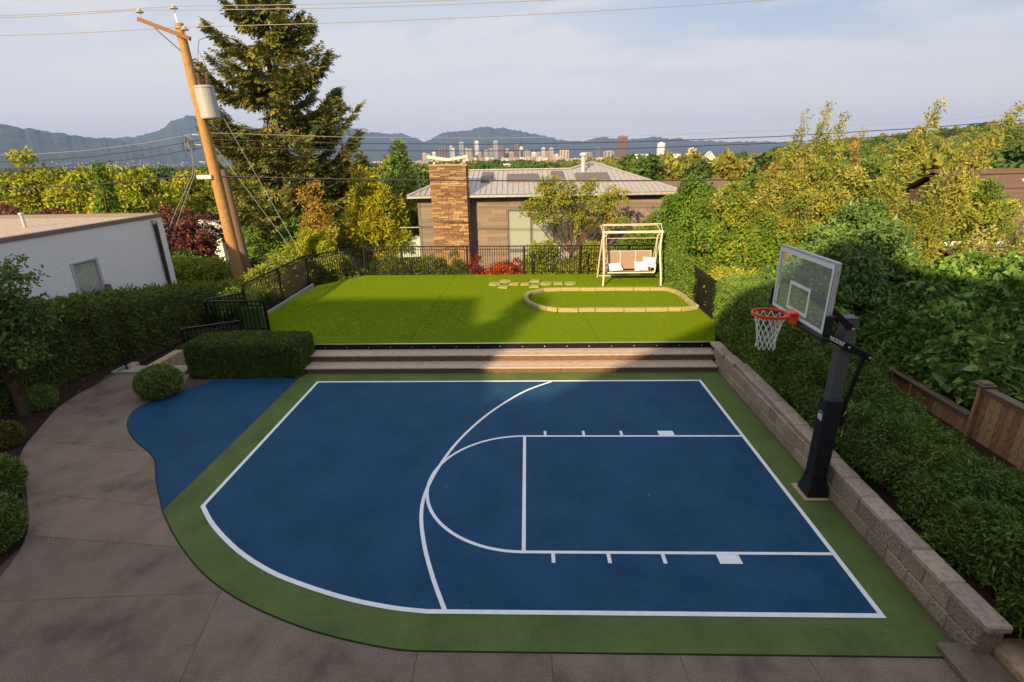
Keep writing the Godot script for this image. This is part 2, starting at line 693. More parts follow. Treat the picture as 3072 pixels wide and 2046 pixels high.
	wg.roughness = 0.03
	M.window_glass = wg
	M.block = []
	for k in 4:
		M.block.append(mat("wall block %d" % k, [s3(180, 163, 144), s3(190, 175, 154), s3(168, 153, 138), s3(184, 165, 145)][k], 0.9, ntex("block_t", 0.035, 6, [Color(0.6, 0.58, 0.56), Color(0.9, 0.88, 0.85), Color(1, 0.98, 0.95)], 512, 22), 0.7 + 0.13 * k, ncoarse, 0.9))
	M.cap = []
	for k in 3:
		M.cap.append(mat("wall cap %d" % k, [s3(190, 169, 149), s3(180, 161, 145), s3(197, 178, 156)][k], 0.9, grain, 0.9 + 0.2 * k, nfine, 0.6))
	M.kerb_stone = mat("kerb stone", s3(182, 166, 110), 0.9, grain, 0.8, nfine, 0.6)
	M.paver = mat("paver", s3(176, 168, 104), 0.9, grain, 0.7, nfine, 0.6)
	M.slab_tan = mat("tan slab", s3(196, 172, 142), 0.85, ntex("slab_t", 0.012, 6, [Color(0.75, 0.7, 0.66), Color(0.95, 0.92, 0.9), Color(1, 1, 1)], 512, 25), 1.6, nfine, 0.35)
	M.bark = mat("bark", s3(104, 84, 66), 0.95, ntex("bark_t", 0.05, 5, [Color(0.5, 0.48, 0.46), Color(0.9, 0.88, 0.85), Color(1, 1, 1)], 512, 26), 0.5, ncoarse, 1.6)
	M.bark.uv1_scale = Vector3(3, 0.9, 3)
	M.core = mat("hedge twigs", s3(92, 90, 52), 0.95, fine, 0.5)
	M.blade = leafmat("turf blades", 0.8, 0.4)
	M.blade.metallic_specular = 0.1
	M.leaf = leafmat("leaves", 0.55, 0.5)
	M.leaf_soft = leafmat("thin leaves", 0.5, 0.55)
	M.needle = leafmat("needles", 0.6, 0.3)
	M.gloss = leafmat("glossy leaves", 0.4, 0.5)
	M.cedar = []
	for k in 3:
		var cw = mat("cedar boards %d" % k, [s3(190, 144, 104), s3(168, 126, 94), s3(202, 160, 118)][k], 0.85, wood_t, 1.0, ncoarse, 0.6)
		cw.uv1_scale = Vector3(2.6, 0.35, 2.6)
		M.cedar.append(cw)
	M.old_wood = mat("weathered cap wood", s3(156, 138, 122), 0.9, ntex("old_t", 0.05, 6, [Color(0.32, 0.29, 0.27), Color(0.8, 0.77, 0.74), Color(1, 0.98, 0.96)], 512, 28), 0.5, ncoarse, 1.4)
	M.old_wood.uv1_scale = Vector3(5, 5, 0.9)
	M.pole_wood = mat("yellow pole wood", s3(180, 144, 90), 0.75, ntex("pole_t", 0.03, 6, [Color(0.55, 0.48, 0.4), Color(0.92, 0.88, 0.82), Color(1, 1, 1)], 512, 29), 1.0, ncoarse, 0.5)
	M.pole_wood.uv1_scale = Vector3(3.2, 0.22, 3.2)
	M.stub_wood = mat("grey pole wood", s3(126, 104, 90), 0.85, wood_t, 1.0, ncoarse, 0.8)
	M.stub_wood.uv1_scale = Vector3(4, 0.3, 4)
	M.arm_wood = mat("crossarm wood", s3(146, 104, 70), 0.8, wood_t, 1.0)
	M.wire = mat("aluminium wire", s3(142, 138, 134), 0.6)
	M.dark_wire = mat("black cable", s3(48, 46, 46), 0.6)
	M.porcelain = mat("grey porcelain", s3(176, 170, 168), 0.3)
	M.brown_porcelain = mat("brown porcelain", s3(104, 74, 68), 0.3)
	M.tank = mat("transformer paint", s3(164, 162, 158), 0.5, T.line_t, 1.1)
	M.white_cloth = mat("white cushion cloth", s3(240, 238, 232), 0.9, nnorm("cl", 0.2, 2, 1.0), 0.4)
	M.white_cloth.albedo_texture = null
	M.sling = mat("taupe sling fabric", s3(164, 138, 122), 0.8, fine, 0.3)
	M.swing_frame = mat("sand painted steel", s3(210, 196, 178), 0.5)
	# leaf twigs
	SP.small = []
	SP.mid = []
	SP.big = []
	SP.tiny = []
	SP.needle = []
	SP.fine = []
	SP.hedge = []
	for i in 4:
		SP.tiny.append(make_sprig(11, 0.045, 0.034, 0.045, 0.7, true))
		SP.small.append(make_sprig(9, 0.10, 0.06, 0.11, 0.4))
		SP.mid.append(make_sprig(9, 0.19, 0.11, 0.2, 0.2))
		SP.big.append(make_sprig(8, 0.42, 0.27, 0.42, 0.2))
		SP.fine.append(make_sprig(12, 0.14, 0.045, 0.13, 0.8))
		SP.hedge.append(make_sprig(14, 0.07, 0.036, 0.08, 0.6, true))
		SP.needle.append(make_spray(9, 0.62, 0.075))

# ---------------------------------------------------------------- land, mountains
func terrain() -> void:
	var xs = [-13000, -9000, -6000, -4000, -2600, -1700, -1100, -700, -450, -300, -200, -140, -100, -72, -52, -40, -32, -27, -24, -22, -21, -20, -19.5, -18, -17.31, -17.29, -15.11, -15.09, -14, -10, -6, -2, 2, 6, 10, 14, 18, 24, 32, 44, 60, 85, 110, 140, 170, 200, 230, 260, 290, 320, 360, 420, 500, 700, 1100, 1700, 2600, 4000, 6000, 9000, 13000]
	var zs = [60, 40, 25, 12, 4, -4, -6.09, -6.11, -9.09, -9.11, -10, -14, -16, -17, -17.4, -17.8, -18.2, -19, -22, -26, -31, -37, -44, -53, -65, -80, -100, -125, -155, -190, -230, -270, -310, -350, -400, -470, -560, -700, -900, -1300, -1900, -2700, -3700, -5200, -7200, -9500, -13000]
	var m = MB.new()
	for i in xs.size() - 1:
		for j in zs.size() - 1:
			var p = []
			for q in [[i, j], [i + 1, j], [i + 1, j + 1], [i, j + 1]]:
				var x: float = xs[q[0]]
				var z: float = zs[q[1]]
				p.append(Vector3(x, gh(x, z), z))
			m.quad(p[0], p[1], p[2], p[3])
	struct("ground", m.mesh(), M.land)
	# bark mulch of the own lot, a sheet above the ground
	var s = MB.new()
	s.slab(PackedVector2Array([Vector2(-19.7, 8.5), Vector2(3, 8.5), Vector2(3, -6.1), Vector2(-19.7, -6.1)]), -0.12, -0.04)
	s.slab(PackedVector2Array([Vector2(-19.7, -9.1), Vector2(3, -9.1), Vector2(3, -17.3), Vector2(-19.7, -17.3)]), -0.12, -0.04)
	s.slab(PackedVector2Array([Vector2(-19.7, -6.1), Vector2(-17.3, -6.1), Vector2(-17.3, -9.1), Vector2(-19.7, -9.1)]), -0.12, -0.04)
	s.slab(PackedVector2Array([Vector2(-15.1, -6.1), Vector2(3, -6.1), Vector2(3, -9.1), Vector2(-15.1, -9.1)]), -0.12, -0.04)
	struct("mulch_bed", s.mesh(), M.soil)
	# mountains: rows of a height sheet behind the city; the ridge line is given as bearing and rise in degrees
	var far = [[-60, 2.4], [-52, 2.9], [-44, 2.7], [-41.5, 2.55], [-38.9, 2.1], [-36.9, 2.0], [-35, 2.25], [-34, 2.6], [-32.6, 3.5], [-31.5, 3.85], [-30.2, 3.7], [-28.6, 3.3], [-27.1, 3.05], [-24.2, 2.75], [-21, 3.2], [-18.7, 3.05], [-15.8, 2.5], [-12.4, 2.3], [-10.5, 1.6], [-8, 2.5], [-5.8, 2.6], [-4.2, 2.95], [-3.2, 2.9], [-0.9, 2.5], [1.8, 1.95], [4, 1.5], [5.7, 1.35], [7.5, 1.72], [10.6, 1.45], [12.7, 1.65], [16.9, 1.2], [22.7, 0.95], [28, 0.7], [41, 0.4], [60, 0.3]]
	mountain(far, 7000.0, 10500.0, "far_mountain_range", lin(74, 84, 78), 1)
	var near = [[-64, 3.0], [-52, 3.1], [-46, 2.95], [-44, 2.88], [-42.5, 2.7], [-41, 2.45], [-38.9, 2.1], [-37, 1.75], [-35, 1.35], [-32, 0.95], [-28, 0.6], [-24, 0.3], [-20, 0.1], [-15, -0.1]]
	mountain(near, 5200.0, 7600.0, "near_mountain_slope", lin(66, 78, 66), 2)

func mountain(prof: Array, r0: float, r1: float, called: String, col: Color, sd: int) -> void:
	var f = FastNoiseLite.new()
	f.seed = sd
	f.frequency = 0.0007
	f.fractal_octaves = 5
	f.fractal_type = FastNoiseLite.FRACTAL_RIDGED
	var m = MB.new()
	m.tint = col
	var rows = 30
	var grid = []
	var a0: float = prof[0][0]
	var a1: float = prof[-1][0]
	var cols = int((a1 - a0) * 6.0)
	for i in cols + 1:
		var a = lerpf(a0, a1, float(i) / cols)
		var k = 0
		while k < prof.size() - 2 and prof[k + 1][0] < a:
			k += 1
		var rise: float = lerpf(prof[k][1], prof[k + 1][1], smoothstep(0.0, 1.0, clampf((a - prof[k][0]) / (prof[k + 1][0] - prof[k][0]), 0.0, 1.0)) * 0.5 + 0.5 * clampf((a - prof[k][0]) / (prof[k + 1][0] - prof[k][0]), 0.0, 1.0))
		rise += 0.16 * f.get_noise_2d(a * 900.0, 40.0) + 0.07 * f.get_noise_2d(a * 3600.0, 900.0) - 0.08
		var line = []
		for j in rows + 3:
			var t = float(j) / rows
			var r = lerpf(r0, r1, minf(t, 1.3))
			var top = tan(deg_to_rad(rise)) * r1 + 6.0 + 34.0
			var x = sin(deg_to_rad(a)) * r - 4.8
			var z = -cos(deg_to_rad(a)) * r + 8.5
			var n = f.get_noise_2d(x, z)
			var hgt = top * (pow(minf(t, 1.0), 1.35) if t <= 1.0 else 1.0 - (t - 1.0) * 3.0)
			hgt += n * 0.09 * top * sin(PI * clampf(t, 0.0, 1.0)) + (n - 0.3) * 0.05 * top * clampf(t, 0.0, 1.0)
			line.append(Vector3(x, hgt - 34.0, z))
		grid.append(line)
	if sd == 2:
		slope = grid
	for i in cols:
		for j in rows + 2:
			m.quad(grid[i][j], grid[i + 1][j], grid[i + 1][j + 1], grid[i][j + 1])
	var mm = mat(called + " forest", s3(56, 70, 50), 0.95, T.land_t, 900.0)
	struct(called, m.mesh(), mm)

# ---------------------------------------------------------------- court
func arc(cx: float, cz: float, rx: float, rz: float, a0: float, a1: float, n: int) -> PackedVector2Array:
	var p = PackedVector2Array()
	for i in n + 1:
		var a = lerpf(a0, a1, float(i) / n)
		p.append(Vector2(cx + rx * cos(a), cz + rz * sin(a)))
	return p

func smooth(pts: Array, n := 6) -> PackedVector2Array:
	var c = Curve2D.new()
	for i in pts.size():
		var d: Vector2 = (pts[mini(i + 1, pts.size() - 1)] - pts[maxi(i - 1, 0)]) / 6.0
		c.add_point(pts[i], -d, d)
	var out = PackedVector2Array()
	for i in (pts.size() - 1) * n + 1:
		out.append(c.samplef(float(i) / n))
	return out

func court_curve() -> PackedVector2Array:
	return smooth([Vector2(-11.53, 0.82), Vector2(-11.05, 1.31), Vector2(-10.48, 1.83), Vector2(-9.86, 2.32), Vector2(-9.23, 2.71), Vector2(-8.64, 2.99), Vector2(-7.9, 3.27), Vector2(-7.24, 3.45), Vector2(-6.62, 3.57), Vector2(-6.3, 3.6)], 4)

func wing_curve() -> PackedVector2Array:
	return smooth([Vector2(-13.93, -5.13), Vector2(-14.37, -4.58), Vector2(-14.7, -4.08), Vector2(-14.95, -3.62), Vector2(-14.97, -3.12), Vector2(-14.7, -2.55), Vector2(-14.24, -2.01), Vector2(-13.67, -1.52), Vector2(-13.16, -1.15), Vector2(-12.8, -0.81), Vector2(-12.34, -0.18), Vector2(-11.88, 0.39), Vector2(-11.53, 0.82)], 4)

func court() -> void:
	var t = struct_node("sports_court")
	# green base slab
	var g = PackedVector2Array([Vector2(-11.53, -5.52), Vector2(0.70, -5.52), Vector2(0.64, 3.6)])
	var cc = court_curve()
	cc.reverse()
	g.append_array(cc)
	var m = MB.new()
	m.slab(g, -0.12, 0.0)
	part(t, "green_surround", m.mesh(), M.green)
	# blue wing on the left
	var w = PackedVector2Array([Vector2(-11.535, -5.2)])
	w.append_array(wing_curve())
	m = MB.new()
	m.slab(w, -0.12, 0.0)
	part(t, "blue_wing", m.mesh(), M.blue)
	# playing field
	var inner = smooth([Vector2(-10.86, 0.70), Vector2(-10.36, 1.22), Vector2(-9.61, 1.82), Vector2(-8.86, 2.27), Vector2(-8.19, 2.55), Vector2(-7.46, 2.79), Vector2(-6.78, 2.94), Vector2(-6.27, 3.0)], 4)
	var field = PackedVector2Array([Vector2(-10.86, -4.89), Vector2(0.0, -4.89), Vector2(0.0, 3.0)])
	var ir = inner.duplicate()
	ir.reverse()
	field.append_array(ir)
	m = MB.new()
	m.slab(field, 0.004, 0.004)
	part(t, "blue_field", m.mesh(), M.blue)
	var lw = 0.075
	m = MB.new()
	m.stripe(field, lw, 0.008, true)
	part(t, "boundary_line", m.mesh(), M.line)
	# key
	m = MB.new()
	m.stripe(PackedVector2Array([Vector2(-0.038, -1.83), Vector2(-4.92, -1.83)]), 0.06, 0.0082)
	part(t, "key_line", m.mesh(), M.line)
	m = MB.new()
	m.stripe(PackedVector2Array([Vector2(-0.038, 1.83), Vector2(-4.92, 1.83)]), 0.06, 0.0082)
	part(t, "key_line", m.mesh(), M.line)
	m = MB.new()
	m.stripe(PackedVector2Array([Vector2(-4.91, -1.8), Vector2(-4.91, 1.8)]), 0.065, 0.0084)
	part(t, "free_throw_line", m.mesh(), M.line)
	m = MB.new()
	m.stripe(arc(-4.92, 0.0, 1.86, 1.83, PI * 0.5, PI * 1.5, 40), 0.06, 0.0086)
	part(t, "key_arc", m.mesh(), M.line)
	# long arc: from the far line round the top of the key to the near line
	m = MB.new()
	m.stripe(smooth([Vector2(-4.15, -4.86), Vector2(-4.85, -4.28), Vector2(-5.45, -3.5), Vector2(-5.98, -2.6), Vector2(-6.42, -1.55), Vector2(-6.68, -0.55), Vector2(-6.79, 0.3), Vector2(-6.74, 0.95), Vector2(-6.56, 1.65), Vector2(-6.3, 2.35), Vector2(-6.02, 2.97)], 6), 0.065, 0.0094)
	part(t, "three_point_line", m.mesh(), M.line)
	for sgn in [-1.0, 1.0]:
		for x in [-4.44, -3.56, -2.70]:
			m = MB.new()
			var z0: float = sgn * 1.862
			m.slab(PackedVector2Array([Vector2(x - 0.03, z0), Vector2(x + 0.03, z0), Vector2(x + 0.03, z0 + sgn * 0.2), Vector2(x - 0.03, z0 + sgn * 0.2)]), 0.0088, 0.0088)
			part(t, "lane_mark", m.mesh(), M.line)
		m = MB.new()
		m.slab(PackedVector2Array([Vector2(-1.86, sgn * 1.862), Vector2(-1.51, sgn * 1.862), Vector2(-1.51, sgn * 2.06), Vector2(-1.86, sgn * 2.06)]), 0.0088, 0.0088)
		part(t, "lane_block", m.mesh(), M.line)

# ---------------------------------------------------------------- driveway
func driveway() -> void:
	var t = struct_node("driveway")
	var left = smooth([Vector2(-12.6, 9.5), Vector2(-12.7, 4.0), Vector2(-13.04, 2.41), Vector2(-13.53, 1.43), Vector2(-14.5, 0.4), Vector2(-15.79, -0.81), Vector2(-16.32, -1.52), Vector2(-16.66, -2.23), Vector2(-17.14, -3.26), Vector2(-17.32, -4.18), Vector2(-17.29, -4.91), Vector2(-17.3, -5.55)], 4)
	var poly = left
	poly.append_array(PackedVector2Array([Vector2(-15.0, -5.55), Vector2(-14.55, -4.45)]))
	var wc = wing_curve()
	for p in wc:
		if p.y > -4.2:
			poly.append(p + Vector2(-0.025, 0.012))
	for p in court_curve():
		poly.append(p + Vector2(-0.012, 0.025))
	poly.append_array(PackedVector2Array([Vector2(0.55, 3.626), Vector2(0.55, 9.5)]))
	# saw cuts between the slabs
	var cuts = [[Vector2(-9.42, 2.6), Vector2(-8.05, 9.5)], [Vector2(-6.28, 3.4), Vector2(-6.1, 9.5)], [Vector2(-4.55, 3.4), Vector2(-4.45, 9.5)], [Vector2(-2.93, 3.4), Vector2(-2.6, 9.5)], [Vector2(-1.33, 3.4), Vector2(-0.9, 9.5)], [Vector2(-18.5, -3.9), Vector2(-13, -2.6)], [Vector2(-18, -1.9), Vector2(-12.5, -1.1)], [Vector2(-16.5, 0.0), Vector2(-11.3, 0.75)], [Vector2(-15.5, 1.3), Vector2(-10.6, 1.75)], [Vector2(-14.5, 3.0), Vector2(-9.35, 2.68)]]
	var pieces = [poly]
	for c in cuts:
		var d: Vector2 = (c[1] - c[0]).normalized() * 0.05
		var strip = Geometry2D.offset_polyline(PackedVector2Array([c[0] - d, c[1] + d]), 0.0035)
		var next = []
		for p in pieces:
			for q in Geometry2D.clip_polygons(p, strip[0]):
				if not Geometry2D.is_polygon_clockwise(q):
					next.append(q)
		pieces = next
	for p in pieces:
		var m = MB.new()
		m.slab(p, -0.1, -0.006)
		part(t, "concrete_slab", m.mesh(), [M.concrete, M.concrete_b, M.concrete_c][rng.randi() % 3])
	var b = MB.new()
	b.slab(PackedVector2Array([Vector2(-17.6, -5.6), Vector2(1.0, -5.6), Vector2(1.0, 9.4), Vector2(-12.0, 9.4), Vector2(-13.4, 1.5), Vector2(-16.0, -0.9)]), -0.035, -0.03)
	part(t, "joint_filler", b.mesh(), M.gap)
	# a raised lip and a tan slab at the near right corner
	var k = thing("concrete_kerb", "short exposed aggregate kerb at the near right court corner", "kerb")
	bar(k, "block", Vector3(0.36, -0.02, 3.46), Vector3(0.92, 0.10, 6.5), M.concrete, 0.03)
	var l = thing("tan_slab", "smooth tan concrete slab beside the end of the block wall", "slab")
	bar(l, "block", Vector3(0.95, -0.02, 3.42), Vector3(3.2, 0.2, 7.0), M.slab_tan, 0.03)

# ---------------------------------------------------------------- turf terrace and steps
func lawn_poly() -> PackedVector2Array:
	return PackedVector2Array([Vector2(-11.72, -6.6), Vector2(0.95, -6.6), Vector2(1.62, -8.6), Vector2(1.62, -16.4), Vector2(-12.95, -16.75), Vector2(-14.55, -14.6), Vector2(-14.7, -9.2), Vector2(-13.6, -7.95), Vector2(-13.6, -7.6), Vector2(-12.2, -6.75)])

func terrace() -> void:
	var t = struct_node("lawn")
	var base = MB.new()
	base.slab(lawn_poly(), -0.14, LY - 0.03)
	part(t, "terrace_base", base.mesh(), M.smooth_concrete)
	var pieces = [lawn_poly()]
	for c in [[Vector2(-8.35, -17.5), Vector2(-8.62, -6.2)], [Vector2(-2.78, -9.9), Vector2(-2.55, -6.2)]]:
		var strip = Geometry2D.offset_polyline(PackedVector2Array(c), 0.012)
		var next = []
		for p in pieces:
			next.append_array(Geometry2D.clip_polygons(p, strip[0]).filter(func(q): return not Geometry2D.is_polygon_clockwise(q)))
		pieces = next
	for p in pieces:
		var m = MB.new()
		m.slab(p, LY - 0.028, LY)
		part(t, "turf_panel", m.mesh(), M.turf)
	# short blades standing on the turf near the steps and over the whole lawn: one mass nobody could count
	var blade = MB.new()
	for i in 7:
		var a = rnd(0, TAU)
		var p = Vector3(rnd(-0.03, 0.03), 0, rnd(-0.03, 0.03))
		var d = Vector3(cos(a), 0, sin(a))
		blade.tri(p - d * 0.003, p + d * 0.003, p + Vector3(rnd(-0.01, 0.01), rnd(0.01, 0.02), rnd(-0.01, 0.01)))
	var mmi = MultiMeshInstance3D.new()
	mmi.name = "turf_blades"
	var mm = MultiMesh.new()
	mm.transform_format = MultiMesh.TRANSFORM_3D
	mm.use_colors = true
	mm.mesh = blade.mesh()
	var lp = lawn_poly()
	var spots = []
	while spots.size() < 60000:
		var p = Vector2(rnd(-14.6, 1.6), rnd(-16.7, -6.6))
		if Geometry2D.is_point_in_polygon(p, lp):
			spots.append(p)
	mm.instance_count = spots.size()
	for i in spots.size():
		mm.set_instance_transform(i, Transform3D(Basis(Vector3.UP, rnd(0, TAU)).scaled(Vector3.ONE * rnd(0.8, 1.3)), Vector3(spots[i].x, LY, spots[i].y)))
		var k = rnd(0.9, 1.1)
		mm.set_instance_color(i, Color(0.16 * k, 0.225 * k, 0.009 * k))
	mmi.multimesh = mm
	mmi.material_override = M.blade
	mmi.set_meta("kind", "stuff")
	mmi.set_meta("label", "short blades of the green turf")
	add_child(mmi)
	# black edging with round studs over the steps
	var e = thing("edging_strip", "black edging strip with small studs above the wooden steps", "edging")
	bar(e, "board", Vector3(-11.9, 0.37, -6.6), Vector3(0.98, LY + 0.012, -6.555), M.black, 0.006)
	bar(e, "metal_lip", Vector3(-11.9, LY + 0.012, -6.61), Vector3(0.98, LY + 0.02, -6.548), M.silver, 0.002)
	var stud = MB.new()
	stud.lathe([Vector2(0.016, 0), Vector2(0.014, 0.008), Vector2(0.006, 0.012), Vector2(0, 0.013)], Vector3.ZERO, 8)
	var sm = stud.mesh()
	for i in 18:
		part(e, "stud", sm, M.silver, Vector3(-11.2 + i * 0.69, 0.44, -6.553), Vector3(PI / 2, 0, 0))
	# wooden steps: two treads of two boards, two risers, joints at random
	var w = thing("wooden_steps", "two long weathered wooden steps between court and turf terrace", "steps")
	for st in [[0.17, -5.53, -6.04, -11.5, 0.70], [0.37, -6.04, -6.55, -11.68, 0.82]]:
		var y: float = st[0]
		var zf: float = st[1]
		var zb: float = st[2]
		var x0: float = st[3]
		var x1: float = st[4]
		for b in 2:
			var za = zf + 0.03 - b * 0.275
			var x = x0
			while x < x1 - 0.1:
				var nx = minf(x + rnd(2.6, 4.6), x1)
				if x1 - nx < 0.8:
					nx = x1
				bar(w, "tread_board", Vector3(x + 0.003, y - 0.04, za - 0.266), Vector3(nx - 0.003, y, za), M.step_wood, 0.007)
				x = nx
		var xr = x0 + 0.06
		while xr < x1 - 0.1:
			var nx = minf(xr + rnd(2.4, 4.2), x1)
			if x1 - nx < 0.8:
				nx = x1
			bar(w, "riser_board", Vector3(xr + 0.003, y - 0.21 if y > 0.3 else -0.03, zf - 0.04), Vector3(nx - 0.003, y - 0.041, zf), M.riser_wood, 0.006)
			xr = nx
	# stone ring on the turf
	var ring = thing("stone_ring", "oval ring of tan kerb stones laid on the turf", "kerb ring", Vector3(0, LY, 0))
	var path = smooth([Vector2(1.05, -13.05), Vector2(-1.5, -13.1), Vector2(-3.85, -13.1), Vector2(-4.55, -12.75), Vector2(-4.88, -12.0), Vector2(-4.8, -11.1), Vector2(-4.35, -10.4), Vector2(-3.7, -10.0), Vector2(-2.0, -9.95), Vector2(0.2, -9.95), Vector2(1.38, -10.0), Vector2(1.42, -11.0), Vector2(1.38, -12.3), Vector2(1.05, -13.05)], 12)
	var acc = 0.0
	var start = path[0]
	var want = 0.55
	for i in range(1, path.size()):
		acc += path[i].distance_to(path[i - 1])
		if acc > want or i == path.size() - 1:
			var a = start
			var b = path[i]
			var mid = (a + b) * 0.5
			var d = b - a
			var st2 = part(ring, "kerb_stone", bb(Vector3(snappedf(d.length() - 0.015, 0.02), 0.15, 0.18), 0.018), M.kerb_stone, Vector3(mid.x, 0.08 + rnd(-0.006, 0.006), mid.y))
			st2.rotation.y = -d.angle()
			start = b
			acc = 0.0
			want = rnd(0.4, 0.95) if absf(b.y + 11.5) > 1.3 else 0.4
	# loose flat pavers
	var spots2 = [[-6.33, -14.5, "leftmost"], [-5.86, -15.03, "back left"], [-5.41, -14.46, "second"], [-4.94, -14.41, "third"], [-4.46, -14.99, "back right"], [-4.52, -13.98, "front right"], [-5.89, -13.9, "front left"], [-4.0, -14.46, "fourth"], [-3.44, -14.49, "fifth"], [-2.89, -14.44, "rightmost"]]
	var lab = ["leftmost tan paver of the loose row on the turf", "rounded tan paver behind the loose row, left one", "second tan paver from the left in the middle row", "third tan paver from the left in the middle row", "square tan paver behind the loose row, right one", "square tan paver in front of the row, right one", "square tan paver in front of the row, left one", "fourth tan paver of the row, with pointed ends", "fifth tan paver of the row, second from the right", "rightmost tan paver of the row, towards the swing seat"]
	for i in spots2.size():
		var p: Array = spots2[i]
		var q = thing("paver", lab[i], "paver", Vector3(p[0], LY, p[1]), rnd(-0.25, 0.25), "loose pavers on the turf")
		var m = MB.new()
		var poly = PackedVector2Array()
		var sides = 4 if i in [2, 3, 4, 5, 6, 8] else 7
		for k in sides:
			var a = TAU * (k + 0.5) / sides
			poly.append(Vector2(cos(a) * 0.29, sin(a) * 0.29) * rnd(0.92, 1.08))
		m.slab(poly, 0.0, 0.05)
		part(q, "stone", m.mesh(), M.paver)

# ---------------------------------------------------------------- black railings
func fence_run(t: Node3D, a: Vector3, b: Vector3, hgt: float, posts: Array, gap := 0.115) -> void:
	var d = b - a
	var dir = d.normalized()
	var up = Vector3.UP
	beam(t, "top_rail", a + up * hgt, b + up * hgt, 0.07, 0.045, M.black)
	beam(t, "upper_rail", a + up * (hgt - 0.15), b + up * (hgt - 0.15), 0.03, 0.025, M.black)
	beam(t, "bottom_rail", a + up * 0.10, b + up * 0.10, 0.03, 0.03, M.black)
	for k in posts:
		var p: Vector3 = a.lerp(b, k)
		var o = part(t, "post", bb(Vector3(0.085, hgt + 0.06, 0.085), 0.006), M.black, p + up * (hgt * 0.5 - 0.03))
		o.rotation.y = atan2(-dir.z, dir.x)
	var n = int(d.length() / gap)
	for i in range(1, n):
		var p = a.lerp(b, float(i) / n)
		var o = part(t, "picket", bb(Vector3(0.026, snappedf(hgt - 0.07, 0.01), 0.026), 0.003), M.black, p + up * (0.06 + hgt * 0.5 - 0.035))
		o.rotation.y = atan2(-dir.z, dir.x)

func fences() -> void:
	var h = 1.37
	var f = thing("black_railing", "long black metal railing along the far edge of the turf", "railing", Vector3(0, LY, 0))
	fence_run(f, Vector3(-12.98, 0, -17.0), Vector3(1.85, 0, -16.45), h, [0.0, 0.13, 0.35, 0.54, 0.725, 0.88, 1.0])
	f = thing("black_railing", "angled black railing closing the far left turf corner", "railing", Vector3(0, LY, 0))
	fence_run(f, Vector3(-14.95, 0, -14.68), Vector3(-13.05, 0, -16.93), h, [0.0])
	f = thing("black_railing", "black railing along the left side of the turf above the kerb", "railing", Vector3(0, LY, 0))
	fence_run(f, Vector3(-14.85, 0, -9.0), Vector3(-14.95, 0, -14.6), h + 0.02, [0.0, 0.5])
	f = thing("black_railing", "short black railing sloping from the gate up to the left turf side", "railing", Vector3(0, LY, 0))
	fence_run(f, Vector3(-15.67, 0, -8.06), Vector3(-14.9, 0, -8.95), 1.1, [])
	f = thing("black_gate", "low black gate panel standing behind the clipped box hedge", "gate", Vector3(0, LY, 0))
	fence_run(f, Vector3(-15.67, 0, -7.99), Vector3(-13.66, 0, -7.99), 1.06, [0.0, 1.0], 0.14)
	f = thing("black_railing", "lower black railing at the head of the side stairs", "railing", Vector3(0, 0, 0))
	fence_run(f, Vector3(-15.24, 0, -5.95), Vector3(-13.9, 0, -6.75), 1.28, [0.0, 1.0])
	f = thing("black_railing", "ivy covered black railing along the right side of the turf", "railing", Vector3(0, LY, 0))
	fence_run(f, Vector3(1.66, 0, -8.5), Vector3(1.9, 0, -16.35), 1.3, [0.0, 0.33, 0.66])
	# kerb under the left railing
	var k = thing("side_kerb", "grey kerb board under the left turf railing", "kerb")
	beam(k, "board", Vector3(-14.72, LY - 0.02, -9.1), Vector3(-14.78, LY - 0.02, -14.7), 0.07, 0.2, M.smooth_concrete, 0.01)
	# planter with upright grass behind the gate
	var p = thing("green_planter", "tall green planter box behind the black gate", "planter", Vector3(-14.35, LY, -8.55))
	var pm = mat("green planter paint", s3(60, 104, 44), 0.6, T.grain, 0.9)
	for sx in [-1.0, 1.0]:
		bar(p, "side_panel", Vector3(sx * 0.3 - 0.02, 0, -0.24), Vector3(sx * 0.3 + 0.02, 0.72, 0.24), pm)
		bar(p, "end_panel", Vector3(-0.28, 0, sx * 0.26 - 0.02), Vector3(0.28, 0.72, sx * 0.26 + 0.02), pm)
	bar(p, "soil", Vector3(-0.28, 0.02, -0.24), Vector3(0.28, 0.66, 0.24), M.soil)
	var g = thing("ornamental_grass", "wispy ornamental grass growing in the green planter", "grass plant", Vector3(-14.35, LY + 0.66, -8.55))
	var gm = MB.new()
	gm.tint = lin(140, 150, 70)
	for i in 130:
		var a = rnd(0, TAU)
		var r = rnd(0.1, 0.45)
		var y = rnd(0.45, 0.95)
		var b0 = Vector3(rnd(-0.12, 0.12), 0, rnd(-0.12, 0.12))
		var e = b0 + Vector3(cos(a) * r, y, sin(a) * r)
		var mid = b0 + Vector3(cos(a) * r * 0.35, y * 0.6, sin(a) * r * 0.35)
		var s = Vector3(-sin(a), 0, cos(a)) * 0.006
		gm.quad(b0 - s, b0 + s, mid + s, mid - s)
		gm.tri(mid - s, mid + s, e)
	part(g, "blades", gm.mesh(), M.leaf_soft)

